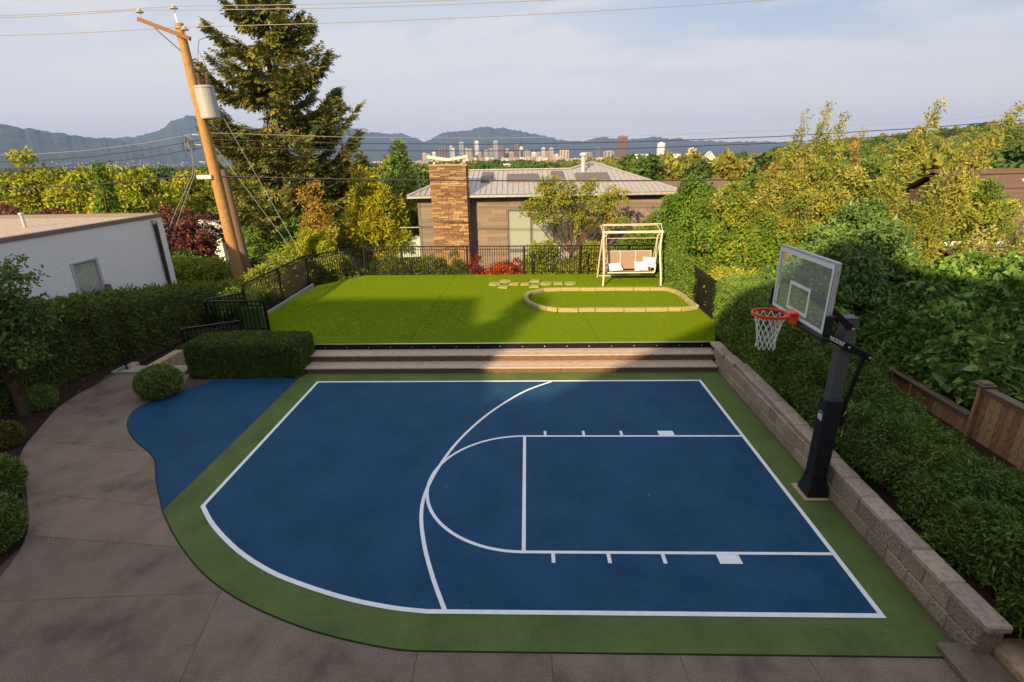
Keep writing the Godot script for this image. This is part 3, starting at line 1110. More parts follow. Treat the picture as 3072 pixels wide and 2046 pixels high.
# ---------------------------------------------------------------- block wall at the right of the court
func retaining_wall() -> void:
	var t = thing("block_wall", "low tan concrete block wall with cap stones along the right court side", "wall")
	var shapes = [[0.72, 0.0], [0.745, 0.24]]
	for c in 2:
		var z: float = -5.9 - 0.22 * c
		var y0: float = -0.04 if c == 0 else 0.236
		var y1: float = 0.234 if c == 0 else 0.5
		while z < 3.55:
			var nz = minf(z + [0.46, 0.46, 0.62, 0.46, 0.31][rng.randi() % 5], 3.62)
			if 3.62 - nz < 0.2:
				nz = 3.62
			var x: float = shapes[c][0] + rnd(-0.008, 0.008) + 0.006 * (z + 5.9) * -1.0
			bar(t, "block", Vector3(x, y0, z + 0.003), Vector3(x + 0.3, y1, nz - 0.003), M.block[rng.randi() % 4], 0.014)
			z = nz
	var zc = -6.45
	while zc < 3.6:
		var nz = minf(zc + rnd(0.5, 0.66), 3.72)
		if 3.72 - nz < 0.3:
			nz = 3.72
		var x = 0.72 - 0.006 * (zc + 5.9) + rnd(-0.006, 0.006) + 0.11 * smoothstep(1.2, -3.0, zc) * smoothstep(-5.8, -4.6, zc)
		bar(t, "cap_stone", Vector3(x, 0.503, zc + 0.004), Vector3(x + 0.31, 0.615 + rnd(-0.004, 0.004), nz - 0.004), M.cap[rng.randi() % 3], 0.022)
		zc = nz
	# thin wood strip at the foot
	var s = thing("foot_strip", "thin brown edging strip at the foot of the block wall", "edging")
	beam(s, "strip", Vector3(0.71, 0.006, -5.5), Vector3(0.64, 0.006, 3.45), 0.03, 0.035, M.riser_wood)
	# planting soil behind the wall
	var b = MB.new()
	b.slab(PackedVector2Array([Vector2(1.0, 3.5), Vector2(4.6, 3.5), Vector2(12, 3.0), Vector2(12, -17.3), Vector2(1.75, -17.3), Vector2(1.75, -8.6), Vector2(1.05, -6.6)]), -0.14, 0.46)
	struct("planting_bed", b.mesh(), M.soil)

# ---------------------------------------------------------------- basketball hoop
func hoop() -> void:
	var t = thing("basketball_hoop", "black in-ground basketball hoop with clear backboard and padded pole", "basketball hoop", Vector3(0.47, 0, 0.24))
	# tan base plate and flared pad foot
	bar(t, "base_plate", Vector3(-0.26, 0.0, -0.28), Vector3(0.25, 0.02, 0.25), M.slab_tan, 0.006)
	var m = MB.new()
	var lo = 0.185
	var hi = 0.135
	var pr = [[0.02, lo], [0.06, lo], [0.36, hi], [0.38, hi]]
	for i in pr.size() - 1:
		for k in 4:
			var a = [Vector2(-1, 1), Vector2(1, 1), Vector2(1, -1), Vector2(-1, -1)]
			var p: Vector2 = a[k]
			var q: Vector2 = a[(k + 1) % 4]
			var r0: float = pr[i][1]
			var r1: float = pr[i + 1][1]
			m.quad(Vector3(p.x * r0, pr[i][0], p.y * r0), Vector3(q.x * r0, pr[i][0], q.y * r0), Vector3(q.x * r1, pr[i + 1][0], q.y * r1), Vector3(p.x * r1, pr[i + 1][0], p.y * r1))
	part(t, "pad_foot", m.mesh(), M.rubber)
	bar(t, "pole_pad", Vector3(-0.14, 0.38, -0.14), Vector3(0.14, 1.98, 0.14), M.rubber, 0.03)
	bar(t, "pole", Vector3(-0.1, 0.1, -0.1), Vector3(0.1, 3.42, 0.1), M.pole_grey, 0.012)
	bar(t, "pole_cap", Vector3(-0.104, 3.42, -0.104), Vector3(0.104, 3.44, 0.104), M.pole_grey, 0.006)
	# badge on the pad, facing the court
	var badge = part(t, "badge", bb(Vector3(0.006, 0.2, 0.15), 0.002), M.rubber, Vector3(-0.142, 1.62, 0.0))
	bar(badge, "badge_panel", Vector3(-0.006, -0.08, -0.062), Vector3(-0.003, 0.03, 0.062), M.white_paint, 0.001)
	for k in 3:
		bar(badge, "badge_mark", Vector3(-0.009, -0.055 + k * 0.024, -0.04), Vector3(-0.006, -0.048 + k * 0.024, 0.04), M.rubber, 0.001)
	var am = MB.new()
	for k in 8:
		var a = PI * 0.15 + PI * 0.7 * k / 8.0
		var a2 = PI * 0.15 + PI * 0.7 * (k + 1) / 8.0
		am.quad(Vector3(-0.006, 0.02 + 0.06 * sin(a), -0.07 * cos(a)), Vector3(-0.006, 0.02 + 0.06 * sin(a2), -0.07 * cos(a2)), Vector3(-0.006, 0.02 + 0.07 * sin(a2), -0.08 * cos(a2)), Vector3(-0.006, 0.02 + 0.07 * sin(a), -0.08 * cos(a)))
	part(badge, "badge_arch", am.mesh(), M.white_paint)
	# backboard: plane x = bx, from z0 to z1
	var bx = -0.85
	var z0 = -0.91
	var z1 = 0.84
	var y0 = 3.36
	var y1 = 4.49
	var fw = 0.07
	var board = part(t, "backboard", bb(Vector3(0.012, y1 - y0 - 0.05, z1 - z0 - 0.05), 0.002), M.glass, Vector3(bx, (y0 + y1) * 0.5, (z0 + z1) * 0.5))
	var fr = part(t, "board_frame", bb(Vector3(0.06, fw * 0.8, z1 - z0), 0.006), M.alu, Vector3(bx + 0.03, y1 - 0.02, (z0 + z1) * 0.5))
	for zz in [z0 + 0.02, z1 - 0.02]:
		part(fr, "frame_side", bb(Vector3(0.06, y1 - y0 - 0.05, fw * 0.6), 0.006), M.alu, Vector3(0, -(y1 - y0) * 0.5 + 0.01, zz - (z0 + z1) * 0.5))
	part(fr, "frame_bottom", bb(Vector3(0.06, fw * 0.6, z1 - z0 - 0.05), 0.006), M.alu, Vector3(0, -(y1 - y0) + 0.05, 0))
	for k in 3:
		var bolt = MB.new()
		bolt.lathe([Vector2(0.014, 0), Vector2(0.014, 0.01), Vector2(0, 0.012)], Vector3.ZERO, 8)
		part(fr, "bolt", bolt.mesh(), M.silver, Vector3(0.0, -0.1 - 0.3 * k, (z1 - z0) * 0.5 + 0.002), Vector3(PI / 2, 0, 0))
	# painted white border and target on the glass face
	var x = bx - 0.012
	for q in [[y1 - 0.10, y1 - 0.035, z0 + 0.035, z1 - 0.035], [y0 + 0.05, y0 + 0.1, z0 + 0.035, z1 - 0.035], [y0 + 0.1, y1 - 0.1, z0 + 0.035, z0 + 0.085], [y0 + 0.1, y1 - 0.1, z1 - 0.085, z1 - 0.035]]:
		bar(t, "border_stripe", Vector3(x - 0.002, q[0], q[2]), Vector3(x, q[1], q[3]), M.white_paint, 0.0005)
	var tz = -0.04
	var ty = y0 + 0.14
	for q in [[ty + 0.42, ty + 0.475, tz - 0.33, tz + 0.33], [ty, ty + 0.055, tz - 0.33, tz + 0.33], [ty + 0.055, ty + 0.42, tz - 0.33, tz - 0.275], [ty + 0.055, ty + 0.42, tz + 0.275, tz + 0.33]]:
		bar(t, "target_stripe", Vector3(x - 0.002, q[0], q[2]), Vector3(x, q[1], q[3]), M.white_paint, 0.0005)
	# black edge padding
	bar(t, "edge_pad", Vector3(bx - 0.04, y0 - 0.07, z0 - 0.03), Vector3(bx + 0.1, y0 + 0.035, z1 + 0.04), M.rubber, 0.03)
	bar(t, "edge_pad", Vector3(bx - 0.04, y0 + 0.036, z1 - 0.012), Vector3(bx + 0.1, y0 + 0.36, z1 + 0.04), M.rubber, 0.02)
	bar(t, "edge_pad", Vector3(bx - 0.04, y0 + 0.036, z0 - 0.03), Vector3(bx + 0.1, y0 + 0.36, z0 + 0.012), M.rubber, 0.02)
	# small white lettering low on the far edge of the glass
	var f = SystemFont.new()
	f.font_names = PackedStringArray(["Droid Sans"])
	f.font_weight = 800
	var tx = TextMesh.new()
	tx.font = f
	tx.text = "SMOINE"
	tx.font_size = 48
	tx.pixel_size = 0.0016
	tx.depth = 0.003
	var side_word = part(t, "side_lettering", tx, M.white_paint, Vector3(x - 0.003, y0 + 0.3, z0 + 0.15))
	side_word.basis = Basis(Vector3(0, 1, 0), Vector3(0, 0, -1), Vector3(-1, 0, 0))
	# rim, bracket, net
	var ry = 3.50
	var rx = -1.28
	var rz = -0.03
	var rr = 0.275
	var pts = []
	var rad = []
	for k in 41:
		var a = TAU * k / 40.0
		pts.append(Vector3(rx + rr * cos(a), ry, rz + rr * sin(a)))
		rad.append(0.016)
	m = MB.new()
	m.tube(pts, rad, 8, false)
	part(t, "rim", m.mesh(), M.rim)
	pts = []
	rad = []
	for k in 41:
		var a = TAU * k / 40.0
		pts.append(Vector3(rx + (rr + 0.004) * cos(a), ry - 0.026, rz + (rr + 0.004) * sin(a)))
		rad.append(0.012)
	m = MB.new()
	m.tube(pts, rad, 6, false)
	part(t, "rim_brace", m.mesh(), M.rim)
	bar(t, "rim_bracket", Vector3(rx + rr - 0.02, ry - 0.035, rz - 0.09), Vector3(bx - 0.03, ry + 0.02, rz + 0.09), M.rim, 0.01)
	bar(t, "rim_plate", Vector3(bx - 0.05, ry - 0.19, rz - 0.12), Vector3(bx - 0.014, ry + 0.03, rz + 0.12), M.rim, 0.01)
	m = MB.new()
	var strands = 12
	for s in strands:
		for dirn in [-1.0, 1.0]:
			var line = []
			var lr = []
			for k in 15:
				var q = k / 14.0
				var rad2 = lerpf(rr - 0.01, 0.125, pow(q, 0.55)) + 0.03 * smoothstep(0.8, 1.0, q)
				var a = TAU * s / strands + dirn * q * 1.55 + 0.02 * sin(k * 2.0 + s)
				line.append(Vector3(rx + rad2 * cos(a), ry - 0.03 - 0.56 * q - 0.012 * (s % 3) * q, rz + rad2 * sin(a)))
				lr.append(0.0058)
			m.tube(line, lr, 5)
	part(t, "net", m.mesh(), M.net)
	# arms behind the board
	for zz in [-0.16, 0.16]:
		beam(t, "upper_arm", Vector3(bx + 0.06, y0 + 0.56, zz), Vector3(0.0, 3.27, zz * 0.8), 0.03, 0.1, M.black, 0.006)
		beam(t, "lower_arm", Vector3(bx + 0.02, y0 + 0.02, zz), Vector3(0.42, 2.74, zz * 0.8), 0.03, 0.12, M.black, 0.006)
		var bolt = MB.new()
		bolt.lathe([Vector2(0.022, 0), Vector2(0.022, 0.015), Vector2(0, 0.02)], Vector3.ZERO, 8)
		var bm = bolt.mesh()
		for q in [Vector3(0.0, 3.27, zz * 0.8 + signf(zz) * 0.02), Vector3(0.0, 2.95, zz * 0.8 + signf(zz) * 0.02), Vector3(0.38, 2.76, zz * 0.8 + signf(zz) * 0.02)]:
			part(t, "bolt", bm, M.silver, q, Vector3(PI / 2 * signf(zz), 0, 0))
	beam(t, "lift_strut", Vector3(0.38, 2.74, 0.0), Vector3(0.2, 1.55, 0.0), 0.06, 0.06, M.black, 0.006)
	bar(t, "lift_bracket", Vector3(0.1, 1.42, -0.05), Vector3(0.27, 1.62, 0.05), M.black, 0.006)
	bar(t, "crank_handle", Vector3(0.23, 1.36, 0.04), Vector3(0.27, 1.43, 0.08), mat("red crank paint", s3(170, 30, 24), 0.5), 0.008)
	pipe(t, "hanging_cord", [Vector3(0.25, 1.36, 0.06), Vector3(0.26, 1.28, 0.07), Vector3(0.25, 1.22, 0.06)], 0.006, M.net, 5)
	# lettering on the lower arm, camera side
	var ta = TextMesh.new()
	ta.font = f
	ta.text = "SMOINE"
	ta.font_size = 64
	ta.pixel_size = 0.0014
	ta.depth = 0.003
	var da = (Vector3(0.42, 2.74, 0.128) - Vector3(bx + 0.02, y0 + 0.02, 0.16)).normalized()
	var word = part(t, "arm_lettering", ta, M.white_paint, Vector3(bx + 0.02, y0 + 0.02, 0.16) + da * 0.66 + Vector3(0, 0.0, 0.018))
	word.rotation.z = atan2(da.y, Vector2(da.x, da.z).length())
	word.rotation.y = atan2(-da.z, da.x)

# ---------------------------------------------------------------- left garden
func ball(label: String, at: Vector3, w: float, h: float, seed_at: int, pal: Array) -> void:
	var t = thing("topiary_ball", label, "shrub", at, 0.0, "clipped ball shrubs")
	var m = MB.new()
	var prof = []
	for i in 13:
		var a = -PI / 2 + PI * i / 12.0
		prof.append(Vector2(cos(a) * w * 0.43, h * 0.5 + sin(a) * h * 0.43))
	m.lathe(prof, Vector3.ZERO, 18)
	part(t, "twigs", m.mesh(), M.core)
	var l = MB.new()
	var cnt = int(w * h * 2800.0)
	for i in cnt:
		var d = rdir()
		var k = 1.0 + 0.03 * noise.get_noise_3d(d.x * 120 + seed_at, d.y * 120, d.z * 120)
		var p = Vector3(d.x * w * 0.5, h * 0.5 + d.y * h * 0.5, d.z * w * 0.5) * k
		if p.y < 0.02:
			continue
		l.sprig(SP.tiny[rng.randi() % 4], Transform3D(orient((d + Vector3.UP * 0.2).normalized(), rnd(0.7, 1.3)), p), pick(pal, 0.3))
	part(t, "leaves", l.mesh(), M.gloss)

func garden_left() -> void:
	var pal = [lin(98, 118, 54), lin(116, 132, 60), lin(82, 104, 48), lin(134, 142, 70)]
	ball("large clipped ball shrub beside the blue court wing", Vector3(-14.9, -0.02, -4.1), 1.02, 0.8, 1, pal)
	ball("small clipped shrub on the mulch near the tree trunk", Vector3(-17.62, -0.02, -3.4), 0.62, 0.55, 2, pal)
	ball("brownish small shrub at the left picture edge", Vector3(-16.75, -0.02, -1.5), 0.6, 0.5, 3, [lin(120, 104, 48), lin(100, 96, 44), lin(86, 92, 40)])
	ball("upper of two large ball shrubs at the left driveway edge", Vector3(-15.0, -0.02, 0.45), 0.85, 0.85, 4, pal)
	ball("lower of two large ball shrubs at the left driveway edge", Vector3(-13.8, -0.02, 1.75), 0.9, 0.92, 5, pal)
	# clipped rectangular hedge
	var t = thing("box_hedge", "clipped rectangular box hedge at the far left court corner", "hedge")
	bar(t, "twigs", Vector3(-14.72, -0.03, -6.38), Vector3(-11.62, 0.92, -5.36), M.core, 0.05)
	var l = MB.new()
	hedge_leaves(l, Vector3(-14.8, 0.02, -6.46), Vector3(-11.55, 0.98, -5.28), SP.tiny, 1500.0, [lin(76, 98, 42), lin(90, 112, 48), lin(64, 84, 36), lin(104, 120, 54)], 0.025, 1.1, 0.0, [[0, -1], [0, 1], [1, 1], [2, 1]])
	part(t, "leaves", l.mesh(), M.gloss)
	# tall hedge along the left boundary
	t = thing("boundary_hedge", "tall dark hedge along the left boundary before the white house", "hedge")
	l = MB.new()
	var z = 5.0
	var core = MB.new()
	var n = 0
	while z > -14.6:
		var top = lerpf(1.86, 0.5, clampf((-6.3 - z) / 7.6, 0.0, 1.0))
		var xf = lerpf(-18.42, -17.75, smoothstep(-5.5, -7.2, z))
		core.box(Vector3(-19.25, -0.1, z - 0.8), Vector3(xf - 0.13, top - 0.12, z))
		if z < -0.5:
			hedge_leaves(l, Vector3(-19.35, -0.05, z - 0.8), Vector3(xf, top, z), SP.hedge, 430.0, [lin(84, 102, 44), lin(100, 116, 50), lin(72, 88, 38), lin(110, 104, 54)], 0.1, 1.25, 0.12, [[0, 1], [1, 1]] + ([[2, -1]] if z < -13.7 else []))
			for i in 26:
				l.sprig(SP.fine[rng.randi() % 4], Transform3D(orient(Vector3.UP, rnd(1.0, 1.7)), Vector3(rnd(-19.3, -18.45), top + rnd(0.0, 0.14), rnd(z - 0.8, z))), pick([lin(112, 128, 44), lin(96, 116, 40)], 0.2))
		z -= 0.8
	part(t, "twigs", core.mesh(), M.core)
	part(t, "leaves", l.mesh(), M.leaf)
	# stairs going down at the left, with side walls and a handrail
	t = thing("side_stairs", "concrete side stairs going down between the hedges", "stairs", Vector3(0, 0, 0))
	bar(t, "landing", Vector3(-17.5, -0.08, -6.12), Vector3(-15.2, 0.05, -5.6), M.smooth_concrete, 0.015)
	for i in 7:
		bar(t, "tread", Vector3(-17.0, -0.3 - 0.17 * i, -6.42 - 0.3 * i), Vector3(-15.3, -0.12 - 0.17 * i, -6.12 - 0.3 * i), M.smooth_concrete, 0.012)
	bar(t, "side_wall", Vector3(-17.42, -1.2, -6.42), Vector3(-17.2, 0.05, -5.62), M.slab_tan, 0.012)
	bar(t, "side_wall", Vector3(-16.76, -1.2, -7.54), Vector3(-16.5, 0.04, -6.13), M.slab_tan, 0.012)
	t = thing("handrail", "black handrail slanting down over the side stairs", "handrail")
	pipe(t, "post", [Vector3(-17.16, 0.05, -5.85), Vector3(-17.2, 0.7, -5.85), Vector3(-17.22, 1.16, -5.85)], 0.022, M.black, 8)
	pipe(t, "rail", [Vector3(-17.22, 1.16, -5.84), Vector3(-17.2, 1.15, -5.95), Vector3(-17.1, -0.36, -8.4)], 0.024, M.black, 8)
	var fl = MB.new()
	fl.lathe([Vector2(0.06, 0), Vector2(0.06, 0.012), Vector2(0.03, 0.02), Vector2(0, 0.02)], Vector3.ZERO, 12)
	part(t, "flange", fl.mesh(), M.black, Vector3(-17.16, 0.05, -5.85))
	# leafy tree at the left picture edge
	var list = cloud(Vector3(-0.3, 2.75, 0.1), Vector3(1.25, 1.75, 1.4), 50, 0.3, 0.5)
	list.append_array(cloud(Vector3(0.55, 2.1, 0.0), Vector3(0.55, 0.8, 0.7), 14, 0.2, 0.34))
	tree("maple_tree", "leafy dark green maple at the left picture edge", Vector3(-17.85, -0.05, -3.0), list, 2.6, 0.13, SP.mid, 150.0, [lin(90, 114, 50), lin(106, 126, 56), lin(76, 98, 44), lin(118, 124, 60)], [M.leaf, M.bark], "", 0.62)
	# fallen leaves and bark scraps on the mulch
	var st = MB.new()
	for i in 700:
		var p = Vector3(rnd(-19, -12.3), -0.03, rnd(-5.6, 3.5))
		var a = rnd(0, TAU)
		var s = rnd(0.012, 0.035)
		st.tint = pick([lin(150, 120, 80), lin(120, 80, 50), lin(90, 60, 40), lin(190, 176, 150)], 0.3)
		var d = Vector3(cos(a), 0, sin(a)) * s
		var e = Vector3(-sin(a), 0, cos(a)) * s * 0.5
		st.tri(p - d, p + e + Vector3(0, 0.012, 0), p + d)
		st.tri(p - d, p + d, p - e + Vector3(0, 0.008, 0))
	for i in 90:
		var p = Vector3(rnd(-11.3, 0.5), 0.011, rnd(-5.3, 3.3))
		if i > 60:
			p = Vector3(rnd(-13, 1.2), LY + 0.02, rnd(-16, -7))
		var s = rnd(0.008, 0.022)
		var a = rnd(0, TAU)
		st.tint = pick([lin(220, 214, 200), lin(150, 110, 60), lin(170, 150, 70)], 0.3)
		var d = Vector3(cos(a), 0.1, sin(a)) * s
		var e = Vector3(-sin(a), 0.3, cos(a)) * s * 0.6
		st.tri(p - d, p + e, p + d)
	var so = MeshInstance3D.new()
	so.name = "leaf_litter"
	so.mesh = st.mesh()
	so.material_override = M.leaf
	so.set_meta("kind", "stuff")
	so.set_meta("label", "scattered dry leaves on the mulch beds")
	add_child(so)
	# wooden neighbour fence peeping over the hedge
	t = thing("neighbour_fence", "wooden fence post and rail behind the left hedge", "fence")
	bar(t, "post", Vector3(-19.72, -0.6, -9.0), Vector3(-19.6, 1.92, -8.88), M.cedar[1])
	var cp = MB.new()
	cp.lathe([Vector2(0.11, 0), Vector2(0.11, 0.05), Vector2(0.04, 0.1), Vector2(0, 0.1)], Vector3.ZERO, 4)
	part(t, "post_cap", cp.mesh(), M.old_wood, Vector3(-19.66, 1.92, -8.94), Vector3(0, PI / 4, 0))
	beam(t, "rail", Vector3(-19.66, 1.84, -8.86), Vector3(-19.66, 1.84, -5.2), 0.1, 0.05, M.old_wood)
	for i in 20:
		bar(t, "board", Vector3(-19.68, -0.6, -8.84 + i * 0.18), Vector3(-19.655, 1.815, -8.665 + i * 0.18), M.cedar[i % 3], 0.003)

# ---------------------------------------------------------------- hedges and vines on the right
func hedges_right() -> void:
	var pal = [lin(98, 126, 50), lin(112, 138, 56), lin(84, 108, 46), lin(128, 150, 66)]
	var t = thing("clipped_hedge", "tall clipped green hedge right of the turf behind the hoop", "hedge")
	var l = MB.new()
	var core = MB.new()
	var z = -8.75
	while z < -3.6:
		var top = 2.02 + 0.22 * smoothstep(-8.7, -6.0, z)
		var x0 = lerpf(1.72, 1.28, smoothstep(-8.7, -6.8, z))
		core.box(Vector3(x0 + 0.1, 0.3, z), Vector3(2.75, top - 0.12, z + 0.5))
		hedge_leaves(l, Vector3(x0, 0.46, z), Vector3(2.85, top, z + 0.5), SP.hedge, 620.0, pal, 0.05, 1.1, 0.1, [[0, -1], [1, 1]] + ([[2, -1]] if z < -8.6 else []) + ([[2, 1]] if z > -4.2 else []))
		z += 0.5
	part(t, "twigs", core.mesh(), M.core)
	part(t, "leaves", l.mesh(), M.leaf)
	t = thing("loose_hedge", "loose shaggy green hedge between the block wall and wooden fence", "hedge")
	l = MB.new()
	core = MB.new()
	var list = []
	z = -3.6
	while z < 3.6:
		var top = lerpf(1.95, 1.22, smoothstep(-3.6, -1.6, z))
		core.box(Vector3(1.45, 0.3, z), Vector3(3.0, top - 0.42, z + 0.5))
		for i in 9:
			var x = rnd(1.55, 3.6)
			var zz = z + rnd(0, 0.5)
			var k = 1.0 - pow(maxf(0.0, x - 2.0) / 1.65, 1.6) * 0.66
			list.append([Vector3(x, maxf(0.5, (top - 0.32) * k + 0.34 * noise.get_noise_2d(x * 70.0, zz * 70.0) + rnd(-0.1, 0.1)), zz), rnd(0.16, 0.42)])
		for i in 7:
			list.append([Vector3(rnd(1.3, 1.55), rnd(0.6, top - 0.3), z + rnd(0, 0.5)), rnd(0.13, 0.3)])
		z += 0.5
	part(t, "twigs", core.mesh(), M.core)
	clumps(l, list, SP.hedge, 1350.0, [lin(80, 106, 40), lin(92, 118, 44), lin(70, 92, 38), lin(108, 130, 50), lin(84, 96, 44)], -0.6, 1.0)
	part(t, "leaves", l.mesh(), M.leaf)
	# cedar board fence
	wood_fence("stepped cedar fence, tall near part with capped post", -1.0, 4.0, 1.58)
	wood_fence("low far part of the cedar fence under the vines", -7.5, -1.12, 0.92)

func wood_fence(label: String, z0: float, z1: float, top: float) -> void:
	var t = thing("cedar_fence", label, "fence", Vector3(4.2, 0, 0), 0.0, "cedar fence on the right")
	var z = z0 + 0.02
	while z < z1 - 0.1:
		bar(t, "board", Vector3(-0.012, 0.2, z), Vector3(0.012, top - 0.06, z + 0.138), M.cedar[rng.randi() % 3], 0.003)
		z += 0.142
	bar(t, "cap_board", Vector3(-0.1, top - 0.05, z0 + 0.01), Vector3(0.08, top, z1), M.old_wood, 0.008)
	bar(t, "rail", Vector3(-0.05, top - 0.13, z0 + 0.012), Vector3(-0.014, top - 0.052, z1), M.cedar[1], 0.004)
	var n = 0.0
	while n < z1 - z0:
		bar(t, "post", Vector3(-0.09, 0.2, z0 + n - 0.075), Vector3(0.075, top + 0.02 if top > 1.2 else top - 0.06, z0 + n + 0.075 - 0.07), M.cedar[0], 0.006)
		if top > 1.2:
			bar(t, "post_cap", Vector3(-0.15, top + 0.02, z0 + n - 0.16), Vector3(0.13, top + 0.06, z0 + n + 0.1), M.old_wood, 0.008)
			bar(t, "post_cap", Vector3(-0.115, top + 0.06, z0 + n - 0.125), Vector3(0.095, top + 0.1, z0 + n + 0.065), M.old_wood, 0.015)
		n += 2.4

# ---------------------------------------------------------------- swing seat
func swing_seat() -> void:
	var t = thing("swing_seat", "beige steel garden swing seat on the turf", "swing seat", Vector3(-0.2, LY, -14.1))
	var fm: Material = M.swing_frame
	var hw = 1.27
	for s in [-1.0, 1.0]:
		# curved front leg and slanted back leg
		var pts = []
		for i in 11:
			var k = i / 10.0
			pts.append(Vector3(s * (hw - 0.06 * sin(k * PI) * (1.0 if s > 0 else 0.2)), k * 2.28, 0.12 - 0.42 * k + 0.10 * sin(k * PI * 2.0)))
		pipe(t, "front_leg", pts, 0.045, fm, 8)
		pts = []
		for i in 11:
			var k = i / 10.0
			pts.append(Vector3(s * (hw + 0.02), 2.28 * (1.0 - k), -0.3 - 1.35 * k - 0.12 * sin(k * PI)))
		pipe(t, "back_leg", pts, 0.04, fm, 8)
		pipe(t, "side_brace", [Vector3(s * hw, 2.28, -0.3), Vector3(s * (hw - 0.02), 2.6, -0.55), Vector3(s * hw, 2.45, -1.35), Vector3(s * hw, 2.2, -0.35)], 0.018, fm, 6)
		pipe(t, "hanger", [Vector3(s * (hw - 0.14), 2.25, -0.42), Vector3(s * (hw - 0.16), 1.3, -0.6), Vector3(s * (hw - 0.18), 0.62, -0.5)], 0.018, fm, 6)
		pipe(t, "hanger", [Vector3(s * (hw - 0.14), 2.25, -0.46), Vector3(s * (hw - 0.16), 1.35, -0.85), Vector3(s * (hw - 0.18), 0.62, -1.05)], 0.018, fm, 6)
		pipe(t, "corner_brace", [Vector3(s * hw, 2.05, -0.28), Vector3(s * (hw - 0.2), 2.27, -0.32)], 0.015, fm, 6)
		pipe(t, "arm_rest", [Vector3(s * (hw - 0.18), 0.5, -0.42), Vector3(s * (hw - 0.16), 0.82, -0.42), Vector3(s * (hw - 0.16), 0.86, -0.6), Vector3(s * (hw - 0.17), 0.84, -1.05)], 0.028, fm, 7)
	bar(t, "top_beam", Vector3(-hw - 0.06, 2.24, -0.37), Vector3(hw + 0.06, 2.34, -0.27), fm, 0.02)
	pipe(t, "canopy_bar", [Vector3(-hw, 2.6, -0.55), Vector3(hw, 2.6, -0.55)], 0.02, fm, 6)
	pipe(t, "canopy_bar", [Vector3(-hw, 2.45, -1.35), Vector3(hw, 2.45, -1.35)], 0.018, fm, 6)
	pipe(t, "back_bar", [Vector3(-hw, 1.98, -0.62), Vector3(hw, 1.98, -0.62)], 0.014, fm, 6)
	pipe(t, "floor_bar", [Vector3(-hw, 0.05, -1.72), Vector3(hw, 0.05, -1.72)], 0.03, fm, 6)
	# seat pan and three panel backrest
	pipe(t, "seat_frame", [Vector3(-1.07, 0.48, -0.38), Vector3(1.07, 0.48, -0.38)], 0.03, fm, 7)
	bar(t, "seat_pan", Vector3(-1.05, 0.44, -1.02), Vector3(1.05, 0.47, -0.4), M.sling, 0.01)
	for i in 3:
		var o = part(t, "back_panel", bb(Vector3(0.67, 0.78, 0.02), 0.006), M.sling, Vector3(-0.7 + i * 0.7, 0.9, -1.14), Vector3(-0.22, 0, 0))
	for i in 4:
		pipe(t, "back_rib", [Vector3(-1.05 + i * 0.7, 0.5, -1.03), Vector3(-1.05 + i * 0.7, 1.3, -1.2)], 0.02, fm, 6)
	pipe(t, "back_top", [Vector3(-1.07, 1.31, -1.21), Vector3(1.07, 1.31, -1.21)], 0.02, fm, 6)
	var cs = [[Vector3(-0.82, LY + 0.68, -14.82), Vector3(-0.95, 0.0, 0.1), "white cushion lying at the left end of the swing seat"], [Vector3(0.35, LY + 0.7, -14.85), Vector3(-0.7, -0.12, 0.05), "front white cushion at the right end of the swing seat"], [Vector3(0.74, LY + 0.84, -15.02), Vector3(-0.35, -0.2, -0.06), "rear white cushion leaning on the right armrest"]]
	for c in cs:
		var q = thing("cushion", c[2], "cushion", c[0], 0.0, "white swing cushions")
		q.rotation = c[1]
		part(q, "cover", pillow(0.6, 0.46, 0.15), M.white_cloth)

func pillow(w: float, h: float, d: float) -> ArrayMesh:
	var m = MB.new()
	var n = 10
	for sd in [1.0, -1.0]:
		for i in n:
			for j in n:
				var p = []
				for q in [[i, j], [i + 1, j], [i + 1, j + 1], [i, j + 1]]:
					var u: float = q[0] * 2.0 / n - 1.0
					var v: float = q[1] * 2.0 / n - 1.0
					var k = pow(maxf(0.0, (1.0 - u * u) * (1.0 - v * v)), 0.42)
					var pinch = 1.0 - 0.06 * (1.0 - absf(u * v))
					p.append(Vector3(u * w * 0.5 * (pinch if absf(u) > 0.8 else 1.0), v * h * 0.5 * (pinch if absf(v) > 0.8 else 1.0), sd * d * 0.5 * k + 0.008 * sin(u * 7.0 + v * 5.0) * k))
				if sd > 0:
					m.quad(p[0], p[1], p[2], p[3])
				else:
					m.quad(p[3], p[2], p[1], p[0])
	return m.mesh()

